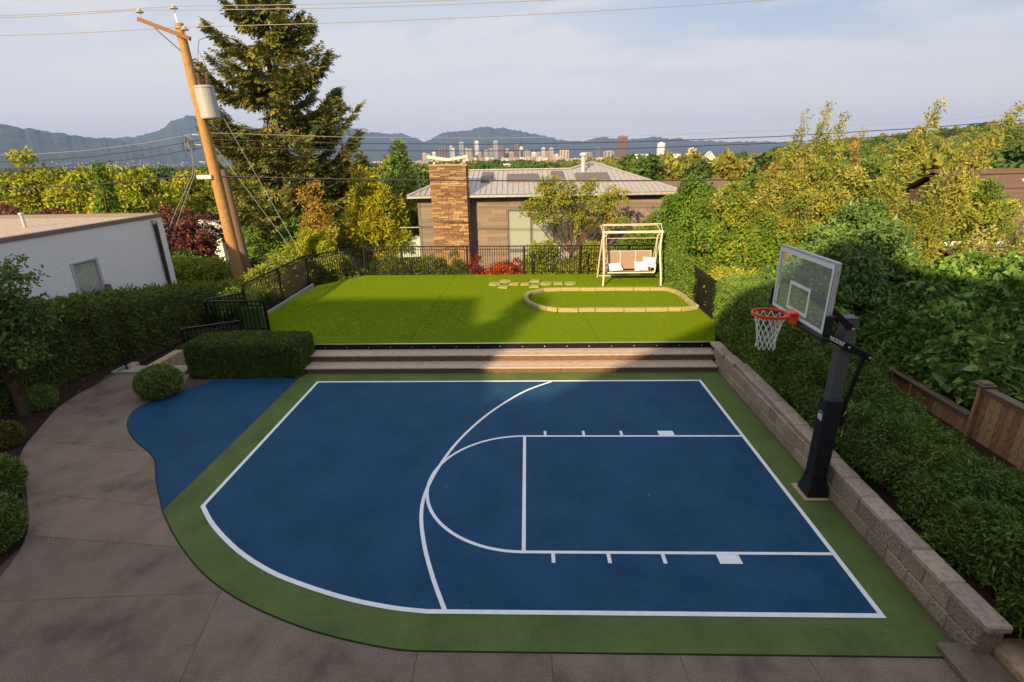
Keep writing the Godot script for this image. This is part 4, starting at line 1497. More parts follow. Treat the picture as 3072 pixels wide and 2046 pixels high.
# ---------------------------------------------------------------- grey shingle house with stone chimney
func stone_house() -> void:
	var t = thing("shingle_house", "grey shingle house with metal roof beyond the back railing", "house", Vector3(-3.8, 0, -22.0), 0.02)
	var ox = 3.8
	var sh = []
	var shc = [s3(150, 136, 126), s3(143, 130, 121), s3(156, 140, 128), s3(138, 126, 118)]
	for k in 4:
		var q = mat("grey shingle %d" % k, shc[k], 0.9, T.wood_t, 1.0, T.ncoarse, 0.5)
		q.uv1_scale = Vector3(4.0, 0.6, 4.0)
		sh.append(q)
	var trim = mat("grey trim paint", s3(124, 110, 98), 0.7, T.grain, 1.0)
	var x0 = -11.05 + ox
	var x1 = 3.62 + ox
	var wx0 = -5.94 + ox
	var wx1 = -1.9 + ox
	var wy0 = -0.35
	var wy1 = 3.08
	# wall body with a window opening
	var wall = MB.new()
	wall.box(Vector3(x0, -1.2, -11.0), Vector3(wx0, 4.05, -0.03))
	wall.box(Vector3(wx1, -1.2, -11.0), Vector3(x1, 4.05, -0.03))
	wall.box(Vector3(wx0, wy1, -11.0), Vector3(wx1, 4.05, -0.03))
	wall.box(Vector3(wx0, -1.2, -11.0), Vector3(wx1, wy0, -0.03))
	wall.box(Vector3(wx0, wy0, -11.0), Vector3(wx1, wy1, -0.6))
	part(t, "wall", wall.mesh(), sh[3])
	# shingle courses of separate boards, each lapping the one below
	var y = -0.6
	var row = 0
	while y < 3.95:
		var x = x0
		while x < x1 - 0.05:
			var nx = minf(x + rnd(0.55, 1.35), x1)
			if x1 - nx < 0.25:
				nx = x1
			if x < wx0 and nx > wx0 and y + 0.2 > wy0 and y < wy1:
				nx = wx0 - 0.05
			if x >= wx0 - 0.051 and x < wx1 and y + 0.2 > wy0 and y < wy1:
				x = wx1 + 0.05
				continue
			var o = part(t, "shingle", bb(Vector3(snappedf(nx - x - 0.006, 0.05) if nx - x > 0.15 else nx - x - 0.006, 0.235, 0.02), 0.003), sh[rng.randi() % 4], Vector3((x + nx) * 0.5, y + 0.11, -0.012 + rnd(-0.002, 0.002)))
			o.rotation.x = -0.07
			x = nx
		y += 0.22
		row += 1
	# corner board and downpipe
	bar(t, "corner_board", Vector3(x0 - 0.06, -1.2, -0.2), Vector3(x0 + 0.1, 3.9, 0.02), trim)
	bar(t, "corner_board", Vector3(x1 - 0.1, -1.2, -0.2), Vector3(x1 + 0.06, 3.9, 0.02), M.alu)
	# window: frame, mullions, panes, blinds
	var win = part(t, "window", bb(Vector3(wx1 - wx0 + 0.16, 0.1, 0.14), 0.01), trim, Vector3((wx0 + wx1) * 0.5, wy1 + 0.05, 0.0))
	var cx = (wx0 + wx1) * 0.5
	var dy = -(wy1 + 0.05)
	var ww = wx1 - wx0
	for i in 4:
		var x = wx0 + ww * i / 3.0
		bar(win, "mullion", Vector3(x - cx - 0.045, wy0 + dy, -0.07), Vector3(x - cx + 0.045, wy1 + dy, 0.06), trim)
	bar(win, "sill", Vector3(wx0 - cx - 0.1, wy0 + dy - 0.08, -0.06), Vector3(wx1 - cx + 0.1, wy0 + dy, 0.1), trim)
	bar(win, "transom", Vector3(wx0 - cx, 0.72 + dy, -0.07), Vector3(wx1 - cx, 0.82 + dy, 0.055), trim)
	var blind = mat("olive blind", s3(134, 122, 70), 0.9, T.grain, 0.7)
	for i in 3:
		var a = wx0 + ww * i / 3.0 + 0.05 - cx
		var b = wx0 + ww * (i + 1) / 3.0 - 0.05 - cx
		bar(win, "pane", Vector3(a, wy0 + 0.05 + dy, -0.02), Vector3(b, 0.71 + dy, -0.012), M.window_glass, 0.001)
		bar(win, "pane", Vector3(a, 0.83 + dy, -0.02), Vector3(b, wy1 + dy, -0.012), M.window_glass, 0.001)
		bar(win, "blind", Vector3(a + 0.01, wy0 + 0.02 + dy, -0.22), Vector3(b - 0.01, wy1 - 0.02 + dy, -0.2), blind, 0.002)
	# metal roof: panels with standing seams clipped to the roof outline
	var roof_m = mat("pale metal roofing", s3(200, 192, 184), 0.42, T.grain, 2.4)
	roof_m.metallic = 0.35
	var seam_m = mat("roof seam", s3(168, 156, 146), 0.5)
	seam_m.metallic = 0.3
	var sl = 0.235
	var ez = 0.55
	var ey = 4.0
	# outline in (x, run back from the eave)
	var front = PackedVector2Array([Vector2(-11.5 + ox, 0), Vector2(3.95 + ox, 0), Vector2(-0.3 + ox, 6.55), Vector2(-1.9 + ox, 5.0), Vector2(-8.6 + ox, 5.0)])
	var roof = part(t, "roof", bb(Vector3(15.0, 0.05, 0.1), 0.005), trim, Vector3(-3.8 + ox, 4.0, 0.0))
	var put = func(x: float, r: float, up: float) -> Vector3:
		return Vector3(x, ey + sl * r + up, ez - r) - roof.position
	var nx = 50
	for i in nx:
		var a: float = lerpf(-11.5 + ox, 3.95 + ox, float(i) / nx)
		var b: float = lerpf(-11.5 + ox, 3.95 + ox, float(i + 1) / nx)
		for pl in Geometry2D.intersect_polygons(front, PackedVector2Array([Vector2(a + 0.004, -1), Vector2(b - 0.004, -1), Vector2(b - 0.004, 9), Vector2(a + 0.004, 9)])):
			var m = MB.new()
			var ix = Geometry2D.triangulate_polygon(pl)
			for k in range(0, ix.size(), 3):
				var p0: Vector3 = put.call(pl[ix[k]].x, pl[ix[k]].y, 0.03)
				var p1: Vector3 = put.call(pl[ix[k + 1]].x, pl[ix[k + 1]].y, 0.03)
				var p2: Vector3 = put.call(pl[ix[k + 2]].x, pl[ix[k + 2]].y, 0.03)
				if (p1 - p0).cross(p2 - p0).y > 0:
					m.tri(p0, p1, p2)
				else:
					m.tri(p0, p2, p1)
			part(roof, "roof_panel", m.mesh(), roof_m)
			var rmax = 0.0
			for q in pl:
				if absf(q.x - a) < 0.02:
					rmax = maxf(rmax, q.y)
			if rmax > 0.2:
				beam(roof, "seam", put.call(a, 0.0, 0.05), put.call(a, rmax - 0.02, 0.05), 0.03, 0.05, seam_m, 0.004)
	# right hip, left hip and back as one sheet each with seams
	var peak: Vector3 = put.call(-0.3 + ox, 6.55, 0.03)
	var er: Vector3 = put.call(3.95 + ox, 0, 0.03)
	var erb = er + Vector3(0, 0, -12.6)
	var el: Vector3 = put.call(-11.5 + ox, 0, 0.03)
	var elb = el + Vector3(0, 0, -12.6)
	var rl: Vector3 = put.call(-8.6 + ox, 5.0, 0.03)
	var rm: Vector3 = put.call(-1.9 + ox, 5.0, 0.03)
	var hip = MB.new()
	hip.tri(er, erb, peak)
	hip.tri(elb, el, rl)
	hip.quad(erb, elb, rl, rm)
	hip.tri(erb, rm, peak)
	part(roof, "roof_back", hip.mesh(), roof_m)
	for i in range(1, 14):
		var k = i / 14.0
		var base = er.lerp(erb, k)
		var top = base.lerp(Vector3(peak.x, peak.y, base.z), 1.0 - absf(k - 0.52) / 0.52)
		beam(roof, "seam", base + Vector3(0, 0.02, 0), top + Vector3(0, 0.02, 0), 0.03, 0.05, seam_m, 0.004)
	for i in range(1, 10):
		var k = i / 10.0
		var base = el.lerp(elb, k)
		var top = base.lerp(Vector3(rl.x, rl.y, base.z), clampf(1.0 - absf(k - 0.4) / 0.4, 0.05, 1.0))
		beam(roof, "seam", base + Vector3(0, 0.02, 0), top + Vector3(0, 0.02, 0), 0.03, 0.05, seam_m, 0.004)
	beam(roof, "ridge_cap", rl + Vector3(0, 0.04, 0), rm + Vector3(0, 0.04, 0), 0.26, 0.06, roof_m, 0.01)
	beam(roof, "ridge_cap", rm + Vector3(0, 0.04, 0), peak + Vector3(0, 0.04, 0), 0.22, 0.06, roof_m, 0.01)
	beam(roof, "ridge_cap", er + Vector3(0, 0.02, 0), peak + Vector3(0, 0.04, 0), 0.22, 0.06, roof_m, 0.01)
	beam(roof, "ridge_cap", el + Vector3(0, 0.02, 0), rl + Vector3(0, 0.04, 0), 0.22, 0.06, roof_m, 0.01)
	# gutters and soffit
	beam(roof, "gutter", el + Vector3(-0.05, -0.09, 0.06), er + Vector3(0.05, -0.09, 0.06), 0.12, 0.14, roof_m, 0.02)
	beam(roof, "gutter", er + Vector3(0.06, -0.09, 0.05), erb + Vector3(0.06, -0.09, 0), 0.12, 0.14, roof_m, 0.02)
	bar(roof, "soffit", Vector3(-11.45 + ox, 3.86, -12.0) - roof.position, Vector3(3.9 + ox, 3.9, 0.5) - roof.position, trim, 0.004)
	# skylights
	var skg = mat("smoked skylight", s3(96, 86, 80), 0.35)
	for s in [[-7.55, -6.85, 2.35, 4.1], [-6.0, -4.05, 2.25, 3.6], [-3.25, -2.5, 2.3, 4.1], [-1.8, 0.2, 2.1, 3.6]]:
		var a: Vector3 = put.call(s[0] + ox, s[2], 0.03)
		var b: Vector3 = put.call(s[1] + ox, s[3], 0.03)
		var run: float = (s[3] - s[2]) / cos(atan(sl))
		var c = (a + b) * 0.5
		var fr = part(roof, "skylight_frame", bb(Vector3(s[1] - s[0], 0.16, run), 0.01), mat("brown skylight frame", s3(120, 98, 84), 0.6), c + Vector3(0, 0.05, 0), Vector3(atan(sl), 0, 0))
		part(roof, "skylight_pane", bb(Vector3(s[1] - s[0] - 0.14, 0.03, run - 0.14), 0.01), skg, c + Vector3(0, 0.14, 0), Vector3(atan(sl), 0, 0))
	# vent pipe
	var v = MB.new()
	v.lathe([Vector2(0.13, 0), Vector2(0.13, 0.95), Vector2(0.24, 0.97), Vector2(0.24, 1.08), Vector2(0.1, 1.16), Vector2(0, 1.16)], Vector3.ZERO, 12)
	part(roof, "vent_pipe", v.mesh(), M.alu, put.call(-1.2 + ox, 4.35, 0.0))
	# white balcony at the far left
	for i in 3:
		bar(t, "balcony_rail", Vector3(-13.2 + ox, 0.9 + i * 0.55, -1.6), Vector3(-11.2 + ox, 0.95 + i * 0.55, -1.55), M.alu, 0.01)
	bar(t, "balcony_panel", Vector3(-13.2 + ox, 0.2, -1.6), Vector3(-11.2 + ox, 1.42, -1.585), mat("frosted balcony glass", s3(176, 188, 180), 0.3), 0.003)
	chimney()

func chimney() -> void:
	var t = thing("stone_chimney", "tall tan ledgestone chimney with winged metal cap on the shingle house", "chimney", Vector3(-9.12, 0, -21.35), 0.02)
	var sm = []
	var scol = [s3(170, 138, 100), s3(184, 154, 116), s3(150, 118, 88), s3(136, 110, 90), s3(196, 166, 128), s3(160, 124, 96)]
	for k in 6:
		sm.append(mat("ledgestone %d" % k, scol[k], 0.92, ntex("stone_t", 0.05, 5, [Color(0.6, 0.57, 0.54), Color(0.9, 0.88, 0.85), Color(1, 1, 1)], 512, 41), 0.5 + 0.1 * k, T.ncoarse, 1.0))
	var hw = 1.0
	bar(t, "mortar_core", Vector3(-hw + 0.06, -1.2, -0.7), Vector3(hw - 0.06, 5.55, 0.36), mat("dark mortar", s3(84, 66, 50), 0.95))
	bar(t, "lower_shaft", Vector3(-hw, -1.2, -0.6), Vector3(hw, 0.896, 0.42), sm[0], 0.02)
	var y = 0.9
	var done = 0
	while y < 5.54:
		var h: float = rnd(0.06, 0.118)
		h = minf(h, 5.56 - y)
		if h < 0.03:
			break
		var x = -hw
		while x < hw - 0.01:
			var nx = minf(x + rnd(0.18, 0.66), hw)
			if hw - nx < 0.1:
				nx = hw
			var dz = rnd(0.0, 0.09)
			bar(t, "stone", Vector3(x + 0.006, y + 0.004, 0.2), Vector3(nx - 0.006, y + h - 0.004, 0.4 + dz), sm[rng.randi() % 6], 0.012).rotation.z = rnd(-0.02, 0.02)
			done += 1
			x = nx
		var a: float = rnd(0.45, 0.6)
		bar(t, "stone", Vector3(hw - 0.1 - rnd(0, 0.03), y + 0.004, 0.196 - a), Vector3(hw + 0.04 + rnd(0, 0.04), y + h - 0.004, 0.196), sm[rng.randi() % 6], 0.012)
		if y > 4.0:
			bar(t, "stone", Vector3(-hw - 0.04 - rnd(0, 0.04), y + 0.004, 0.196 - a), Vector3(-hw + 0.1, y + h - 0.004, 0.196), sm[rng.randi() % 6], 0.012)
		y += h
	bar(t, "top_slab", Vector3(-hw - 0.06, 5.57, -0.72), Vector3(hw + 0.06, 5.68, 0.46), sm[1], 0.02)
	var cap = mat("tan metal cap", s3(230, 204, 176), 0.5)
	cap.metallic = 0.3
	bar(t, "flue", Vector3(-0.16, 5.68, -0.3), Vector3(0.14, 5.86, 0.0), M.alu, 0.01)
	for x in [-0.8, 0.72]:
		bar(t, "cap_post", Vector3(x - 0.05, 5.68, -0.2), Vector3(x + 0.05, 6.02, -0.1), cap, 0.006)
	for s in [-1.0, 1.0]:
		var w = part(t, "cap_wing", bb(Vector3(1.13, 0.15, 0.95), 0.015), cap, Vector3(s * 0.55, 5.98, -0.15), Vector3(0, 0, s * 0.15))

# ---------------------------------------------------------------- white flat-roofed house at the left
func white_house() -> void:
	var t = thing("white_house", "white stucco flat-roofed house behind the left hedge", "house", Vector3(-20.0, 0, 0))
	var stucco = mat("white stucco", s3(238, 233, 232), 0.92, ntex("stucco_t", 0.02, 6, [Color(0.95, 0.95, 0.96), Color(0.98, 0.98, 0.98), Color(1, 1, 1)], 512, 51), 1.9, nnorm("stucco_n", 0.25, 3, 5.0, 512, 52), 0.6)
	var capm = mat("brown parapet flashing", s3(120, 104, 98), 0.55)
	var roofm = mat("roof membrane", s3(196, 176, 160), 0.9, T.grain, 2.5)
	var wy0 = 1.05
	var wy1 = 2.85
	var wz0 = -9.15
	var wz1 = -8.12
	var w = MB.new()
	w.box(Vector3(-14, -1.2, wz1), Vector3(0, 3.9, 3.0))
	w.box(Vector3(-14, -1.2, -13.0), Vector3(0, 3.9, wz0))
	w.box(Vector3(-14, wy1, wz0), Vector3(0, 3.9, wz1))
	w.box(Vector3(-14, -1.2, wz0), Vector3(0, wy0, wz1))
	w.box(Vector3(-14, wy0, wz0), Vector3(-0.6, wy1, wz1))
	part(t, "wall", w.mesh(), stucco)
	bar(t, "roof_deck", Vector3(-13.8, 3.9, -12.8), Vector3(-0.15, 3.93, 2.9), roofm, 0.004)
	bar(t, "parapet", Vector3(-0.16, 3.9, -13.0), Vector3(0.05, 4.04, 3.0), capm, 0.012)
	bar(t, "parapet", Vector3(-14, 3.9, -13.05), Vector3(-0.165, 4.06, -12.84), capm, 0.012)
	bar(t, "parapet", Vector3(-14.05, 3.9, -12.83), Vector3(-13.84, 4.04, 3.0), capm, 0.012)
	var v = MB.new()
	v.lathe([Vector2(0.05, 0), Vector2(0.05, 0.42), Vector2(0.085, 0.43), Vector2(0.085, 0.5), Vector2(0, 0.52)], Vector3.ZERO, 10)
	part(t, "roof_vent", v.mesh(), M.alu, Vector3(-2.6, 3.93, -9.6))
	var win = part(t, "window", bb(Vector3(0.1, 0.07, wz1 - wz0 + 0.16), 0.01), M.alu, Vector3(-0.02, wy1 + 0.03, (wz0 + wz1) * 0.5))
	var o = win.position
	bar(win, "frame_side", Vector3(-0.07, wy0, wz0 - 0.07) - o, Vector3(0.03, wy1 - 0.005, wz0 + 0.03) - o, M.alu)
	bar(win, "frame_side", Vector3(-0.07, wy0, wz1 - 0.03) - o, Vector3(0.03, wy1 - 0.005, wz1 + 0.07) - o, M.alu)
	bar(win, "sill", Vector3(-0.07, wy0 - 0.07, wz0 - 0.1) - o, Vector3(0.06, wy0 - 0.002, wz1 + 0.1) - o, M.alu)
	bar(win, "pane", Vector3(-0.04, wy0, wz0 + 0.03) - o, Vector3(-0.032, wy1, wz1 - 0.03) - o, M.window_glass, 0.001)
	var bl = mat("pale slat blind", s3(150, 146, 122), 0.85)
	for i in 17:
		var y = wy1 - 0.06 - i * 0.07
		part(win, "blind_slat", bb(Vector3(0.05, 0.006, wz1 - wz0 - 0.1), 0.001), bl, Vector3(-0.14, y, (wz0 + wz1) * 0.5) - o, Vector3(0, 0, -0.9))
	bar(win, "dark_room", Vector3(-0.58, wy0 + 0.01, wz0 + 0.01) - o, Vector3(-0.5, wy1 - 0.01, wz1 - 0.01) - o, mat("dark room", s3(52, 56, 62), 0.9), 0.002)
	var dp = mat("dark brown downpipe", s3(58, 44, 42), 0.5)
	pipe(t, "downpipe", [Vector3(0.02, 3.78, -12.42), Vector3(0.09, 3.7, -12.42), Vector3(0.09, 3.4, -12.42), Vector3(0.09, -1.0, -12.42)], 0.075, dp, 10)
	bar(t, "pipe_head", Vector3(-0.01, 3.66, -12.52), Vector3(0.15, 3.84, -12.32), M.alu, 0.015)

# ---------------------------------------------------------------- brown-roofed house at the right
func brown_roof_house() -> void:
	var t = thing("brown_roof_house", "neighbour house with long brown shingle roof at the right", "house", Vector3(17.5, 0, -17.0), 0.0)
	var shm = []
	for k in 3:
		var q = mat("brown shingles %d" % k, [s3(122, 98, 84), s3(116, 93, 80), s3(127, 102, 88)][k], 0.9, ntex("shingle_t", 0.06, 5, [Color(0.55, 0.52, 0.5), Color(0.9, 0.88, 0.86), Color(1, 1, 1)], 512, 61), 1.4, T.ncoarse, 0.8)
		shm.append(q)
	var wallm = mat("cream wall", s3(226, 212, 184), 0.9, T.grain, 2.0)
	bar(t, "wall", Vector3(-2.2, 0.2, -6), Vector3(14, 2.45, 3.4), wallm, 0.02)
	var roof = part(t, "roof", bb(Vector3(17.2, 0.16, 0.4), 0.02), shm[1], Vector3(5.95, 5.0, -1.4))
	var o = roof.position
	# front slope in shingle courses
	var rows = 44
	for i in rows:
		var k0 = float(i) / rows
		var y = lerpf(2.55, 5.0, k0)
		var z = lerpf(4.1, -1.3, k0)
		var c = part(roof, "shingle_course", bb(Vector3(17.0, 0.035, 0.19), 0.006), shm[rng.randi() % 3], Vector3(5.95, y, z) - o, Vector3(-atan(2.45 / 5.4) + PI + 0.03 + PI, 0, 0))
		c.rotation.x = atan2(2.45, 5.4) + 0.08
	var back = MB.new()
	back.quad(Vector3(-2.55, 5.0, -1.4) - o, Vector3(14.4, 5.0, -1.4) - o, Vector3(14.4, 2.5, -6.9) - o, Vector3(-2.55, 2.5, -6.9) - o)
	back.quad(Vector3(-2.55, 2.45, 4.2) - o, Vector3(14.4, 2.45, 4.2) - o, Vector3(14.4, 4.95, -1.35) - o, Vector3(-2.55, 4.95, -1.35) - o)
	part(roof, "roof_deck", back.mesh(), shm[0])
	var gab = MB.new()
	gab.tri(Vector3(-2.2, 2.4, 3.6) - o, Vector3(-2.2, 4.85, -1.4) - o, Vector3(-2.2, 2.4, -6.2) - o)
	part(roof, "gable", gab.mesh(), shm[1])
	beam(roof, "flashing", Vector3(0.9, 4.62, -0.35) - o, Vector3(0.15, 3.5, 2.1) - o, 0.22, 0.05, M.white_paint, 0.01)
	bar(roof, "fascia", Vector3(-2.55, 2.2, 4.16) - o, Vector3(14.4, 2.5, 4.24) - o, M.white_paint, 0.01)
	for i in 2:
		var q = MB.new()
		q.lathe([Vector2(0.16, 0), Vector2(0.16, 0.1), Vector2(0.1, 0.18), Vector2(0, 0.2)], Vector3.ZERO, 10)
		part(roof, "roof_vent", q.mesh(), shm[2], Vector3(-0.6 + i * 4.0, 4.85, -0.9) - o)
	# lower lean-to roof and white garden wall in front
	t = thing("shed", "low brown roofed shed in front of the brown-roofed house", "shed", Vector3(12.5, 0.4, -8.8))
	bar(t, "wall", Vector3(-2.2, 0, -1.5), Vector3(4.5, 1.7, 1.0), wallm, 0.01)
	var rr = part(t, "roof", bb(Vector3(7.2, 0.08, 3.2), 0.02), shm[2], Vector3(1.1, 1.95, -0.2), Vector3(0.18, 0, 0))
	bar(t, "fascia", Vector3(-2.5, 2.05, -1.95), Vector3(4.7, 2.45, -1.85), M.white_paint, 0.01)

# ---------------------------------------------------------------- the house behind the camera, whose roofs shade the court
func own_house() -> void:
	var t = thing("family_house", "own house behind the viewpoint whose gables shade the court", "house")
	var wm = mat("own house wall", s3(190, 180, 166), 0.9, T.grain, 2.0)
	var rm = mat("own house roof", s3(92, 84, 78), 0.9, T.grain, 1.5)
	# gable over the balcony: outline in x,y pushed back
	var prism = func(outline: Array, z0: float, z1: float) -> ArrayMesh:
		var m = MB.new()
		var pl = PackedVector2Array(outline)
		var ix = Geometry2D.triangulate_polygon(pl)
		for k in range(0, ix.size(), 3):
			var a = Vector3(pl[ix[k]].x, pl[ix[k]].y, z0)
			var b = Vector3(pl[ix[k + 1]].x, pl[ix[k + 1]].y, z0)
			var c = Vector3(pl[ix[k + 2]].x, pl[ix[k + 2]].y, z0)
			var q = Vector3(0, 0, z1 - z0)
			m.tri(a, b, c)
			m.tri(a + q, c + q, b + q)
		for k in pl.size():
			var a = Vector3(pl[k].x, pl[k].y, z0)
			var b = Vector3(pl[(k + 1) % pl.size()].x, pl[(k + 1) % pl.size()].y, z0)
			m.quad(a, b, b + Vector3(0, 0, z1 - z0), a + Vector3(0, 0, z1 - z0))
		return m.mesh()
	part(t, "wall", prism.call([Vector2(-9.0, 0), Vector2(6.0, 0), Vector2(6.0, 6.0), Vector2(-2.2, 10.6), Vector2(-9.0, 6.2)], 9.9, 19.0), wm)
	part(t, "roof", prism.call([Vector2(-9.7, 5.7), Vector2(-2.2, 10.65), Vector2(7.0, 5.6), Vector2(7.0, 5.85), Vector2(-2.2, 10.95), Vector2(-9.7, 5.95)], 9.3, 19.4), rm)
	part(t, "wall", prism.call([Vector2(-30, 0), Vector2(-12.1, 0), Vector2(-12.1, 5.9), Vector2(-16.0, 9.6), Vector2(-26.0, 9.6), Vector2(-30.0, 6.0)], 9.9, 19.0), wm)
	part(t, "roof", prism.call([Vector2(-30.6, 5.6), Vector2(-26.1, 9.7), Vector2(-16.0, 9.7), Vector2(-11.7, 5.7), Vector2(-11.7, 6.0), Vector2(-15.9, 9.98), Vector2(-26.2, 9.98), Vector2(-30.6, 5.9)], 9.3, 19.4), rm)
	part(t, "wall", prism.call([Vector2(-12.05, 0), Vector2(-9.05, 0), Vector2(-9.05, 5.6), Vector2(-12.05, 5.6)], 9.95, 18.0), wm)
	part(t, "roof", prism.call([Vector2(-11.65, 5.62), Vector2(-9.75, 5.62), Vector2(-9.75, 5.78), Vector2(-11.65, 5.78)], 9.35, 18.2), rm)
	var list = []
	for i in 60:
		var k = rnd(0.12, 1.0)
		var r = 1.9 * (1.0 - k) + 0.25
		var a = rnd(0, TAU)
		list.append([Vector3(cos(a) * r * rnd(0.5, 1.0), k * 9.4, sin(a) * r * rnd(0.5, 1.0)), rnd(0.35, 0.6)])
	tree("garden_conifer", "narrow conifer beside the own house whose shadow frays on the turf", Vector3(-13.1, -0.05, 8.7), list, 9.0, 0.2, SP.mid, 60.0, [lin(60, 80, 36), lin(72, 92, 40)], [M.leaf, M.bark])

# ---------------------------------------------------------------- utility pole and lines
func wire(label: String, pts: Array, r: float, mt: Material, sag := 0.0) -> void:
	var t = thing("overhead_wire", label, "wire", Vector3.ZERO, 0.0, "overhead wires")
	var line = []
	for i in pts.size() - 1:
		for k in 8:
			var q = k / 8.0
			line.append(pts[i].lerp(pts[i + 1], q) - Vector3(0, 4.0 * q * (1.0 - q) * sag, 0))
	line.append(pts[-1])
	pipe(t, "strand", line, r, mt, 6)

func power_lines() -> void:
	var Z = -15.0
	var t = thing("utility_pole", "tall yellow wooden utility pole with crossarm and grey transformer", "utility pole", Vector3(-18.24, -1.0, Z))
	var m = MB.new()
	var pts = []
	var rad = []
	for i in 13:
		var k = i / 12.0
		pts.append(Vector3(-0.55 * k, 12.27 * k, 0))
		rad.append(lerpf(0.29, 0.17, k))
	m.tube(pts, rad, 16)
	part(t, "pole", m.mesh(), M.pole_wood)
	beam(t, "crossarm", Vector3(-2.03, 12.42, 0.24), Vector3(-0.06, 11.68, 0.24), 0.12, 0.15, M.arm_wood, 0.01)
	beam(t, "arm_brace", Vector3(-1.45, 12.1, 0.22), Vector3(-0.62, 11.3, 0.18), 0.02, 0.04, M.black)
	var ins = MB.new()
	ins.lathe([Vector2(0.02, -0.16), Vector2(0.02, 0), Vector2(0.14, 0.01), Vector2(0.15, 0.05), Vector2(0.07, 0.07), Vector2(0.09, 0.11), Vector2(0.04, 0.16), Vector2(0, 0.17)], Vector3.ZERO, 12)
	var im = ins.mesh()
	part(t, "insulator", im, M.porcelain, Vector3(-1.9, 12.62, 0.24))
	part(t, "insulator", im, M.porcelain, Vector3(-0.22, 11.98, 0.24))
	part(t, "insulator", im, M.porcelain, Vector3(-0.57, 12.75, 0.1))
	pipe(t, "pin", [Vector3(-0.5, 12.1, 0.15), Vector3(-0.57, 12.62, 0.1)], 0.02, M.silver, 6)
	# transformer tank
	var tank = MB.new()
	tank.lathe([Vector2(0.0, 0), Vector2(0.36, 0), Vector2(0.38, 0.04), Vector2(0.38, 1.16), Vector2(0.4, 1.17), Vector2(0.4, 1.22), Vector2(0.34, 1.26), Vector2(0, 1.27)], Vector3.ZERO, 24)
	var tr = part(t, "transformer", tank.mesh(), M.tank, Vector3(0.1, 8.72, 0.14))
	tr.rotation.z = 0.05
	var bush = MB.new()
	var pr = [Vector2(0.05, 0)]
	for i in 7:
		pr.append_array([Vector2(0.1 - 0.005 * i, 0.04 + i * 0.065), Vector2(0.05, 0.075 + i * 0.065)])
	pr.append(Vector2(0, 0.52))
	bush.lathe(pr, Vector3.ZERO, 10)
	for x in [-0.08, 0.22]:
		var b = part(tr, "bushing", bush.mesh(), M.brown_porcelain, Vector3(x, 1.26, 0.0), Vector3(0, 0, 0.1 if x < 0 else -0.05))
	pipe(t, "jumper", [Vector3(0.05, 10.52, 0.14), Vector3(0.02, 10.95, 0.14), Vector3(0.1, 11.3, 0.14), Vector3(0.25, 10.95, 0.14), Vector3(0.3, 10.55, 0.14)], 0.014, M.dark_wire, 6)
	pipe(t, "jumper", [Vector3(0.1, 11.3, 0.14), Vector3(0.2, 11.65, 0.1), Vector3(0.55, 11.8, 0.0), Vector3(0.8, 12.1, -0.1)], 0.012, M.dark_wire, 6)
	bar(t, "bracket", Vector3(-0.32, 9.4, 0.1), Vector3(-0.15, 9.7, 0.2), M.black)
	# tangle of service wire at the pole
	for i in 5:
		var pp = []
		for k in 9:
			var a = TAU * k / 8.0 + i
			pp.append(Vector3(-1.05 + cos(a) * (0.12 + 0.05 * (i % 3)) + 0.22 * sin(i * 3.0) + rnd(-0.05, 0.05), 7.75 + sin(a) * (0.24 + 0.05 * (i % 2)) + 0.12 * cos(i * 2.0) + rnd(-0.06, 0.06), 0.25 + 0.06 * sin(a * 2.0)))
		pipe(t, "cable_loop", pp, 0.012, M.dark_wire if i % 3 else M.wire, 5)
	for i in 4:
		pipe(t, "hanging_cable", [Vector3(-0.95 - 0.05 * i, 7.6, 0.25), Vector3(-1.0, 7.2, 0.25), Vector3(-1.05 - 0.05 * i, 6.5, 0.25), Vector3(-2.0 - 0.12 * i, 5.0, 0.25), Vector3(-2.95 - 0.16 * i, 3.4, 0.3)], 0.014, M.dark_wire if i % 2 else M.wire, 5)
	bar(t, "cable_box", Vector3(-0.95, 6.3, 0.2), Vector3(-0.3, 6.48, 0.34), M.alu, 0.01)
	for y in [7.0, 7.7, 8.1]:
		pipe(t, "spike", [Vector3(-0.25 - 0.55 * y / 12.27, y, 0.1), Vector3(-0.5 - 0.55 * y / 12.27, y + 0.02, 0.15)], 0.015, M.silver, 5)
	t = thing("pole_stub", "cut-off grey old pole stub strapped beside the utility pole", "pole stub", Vector3(-17.96, -1.0, Z - 0.2))
	m = MB.new()
	m.tube([Vector3(0, 0, 0), Vector3(-0.15, 3.4, 0), Vector3(-0.32, 6.68, 0)], [0.25, 0.21, 0.17], 14)
	part(t, "post", m.mesh(), M.stub_wood)
	wire("upper left of the two topmost overhead wires", [Vector3(-40, 12.3, Z), Vector3(-20.14, 11.72, Z + 0.24), Vector3(12, 12.4, Z)], 0.014, M.wire, 0.35)
	wire("wire over the pole tip, second of the two topmost", [Vector3(-40, 12.2, Z - 0.1), Vector3(-18.81, 11.86, Z + 0.1), Vector3(12, 12.5, Z)], 0.014, M.wire, 0.3)
	wire("third overhead wire from the top, rising out at upper right", [Vector3(-40, 11.4, Z), Vector3(-18.46, 11.1, Z + 0.24), Vector3(14, 12.0, Z)], 0.014, M.wire, 0.25)
	wire("pale highest of the three thin wires before the mountains", [Vector3(-40, 7.8, Z), Vector3(-18.75, 7.2, Z), Vector3(30, 8.6, Z)], 0.009, M.wire, 1.05)
	wire("middle of the three thin wires before the mountains", [Vector3(-40, 7.4, Z), Vector3(-18.75, 6.93, Z), Vector3(30, 8.3, Z)], 0.017, M.dark_wire, 1.0)
	wire("lowest of the three thin wires before the mountains", [Vector3(-40, 7.0, Z), Vector3(-18.7, 6.62, Z), Vector3(30, 8.0, Z)], 0.017, M.dark_wire, 0.95)
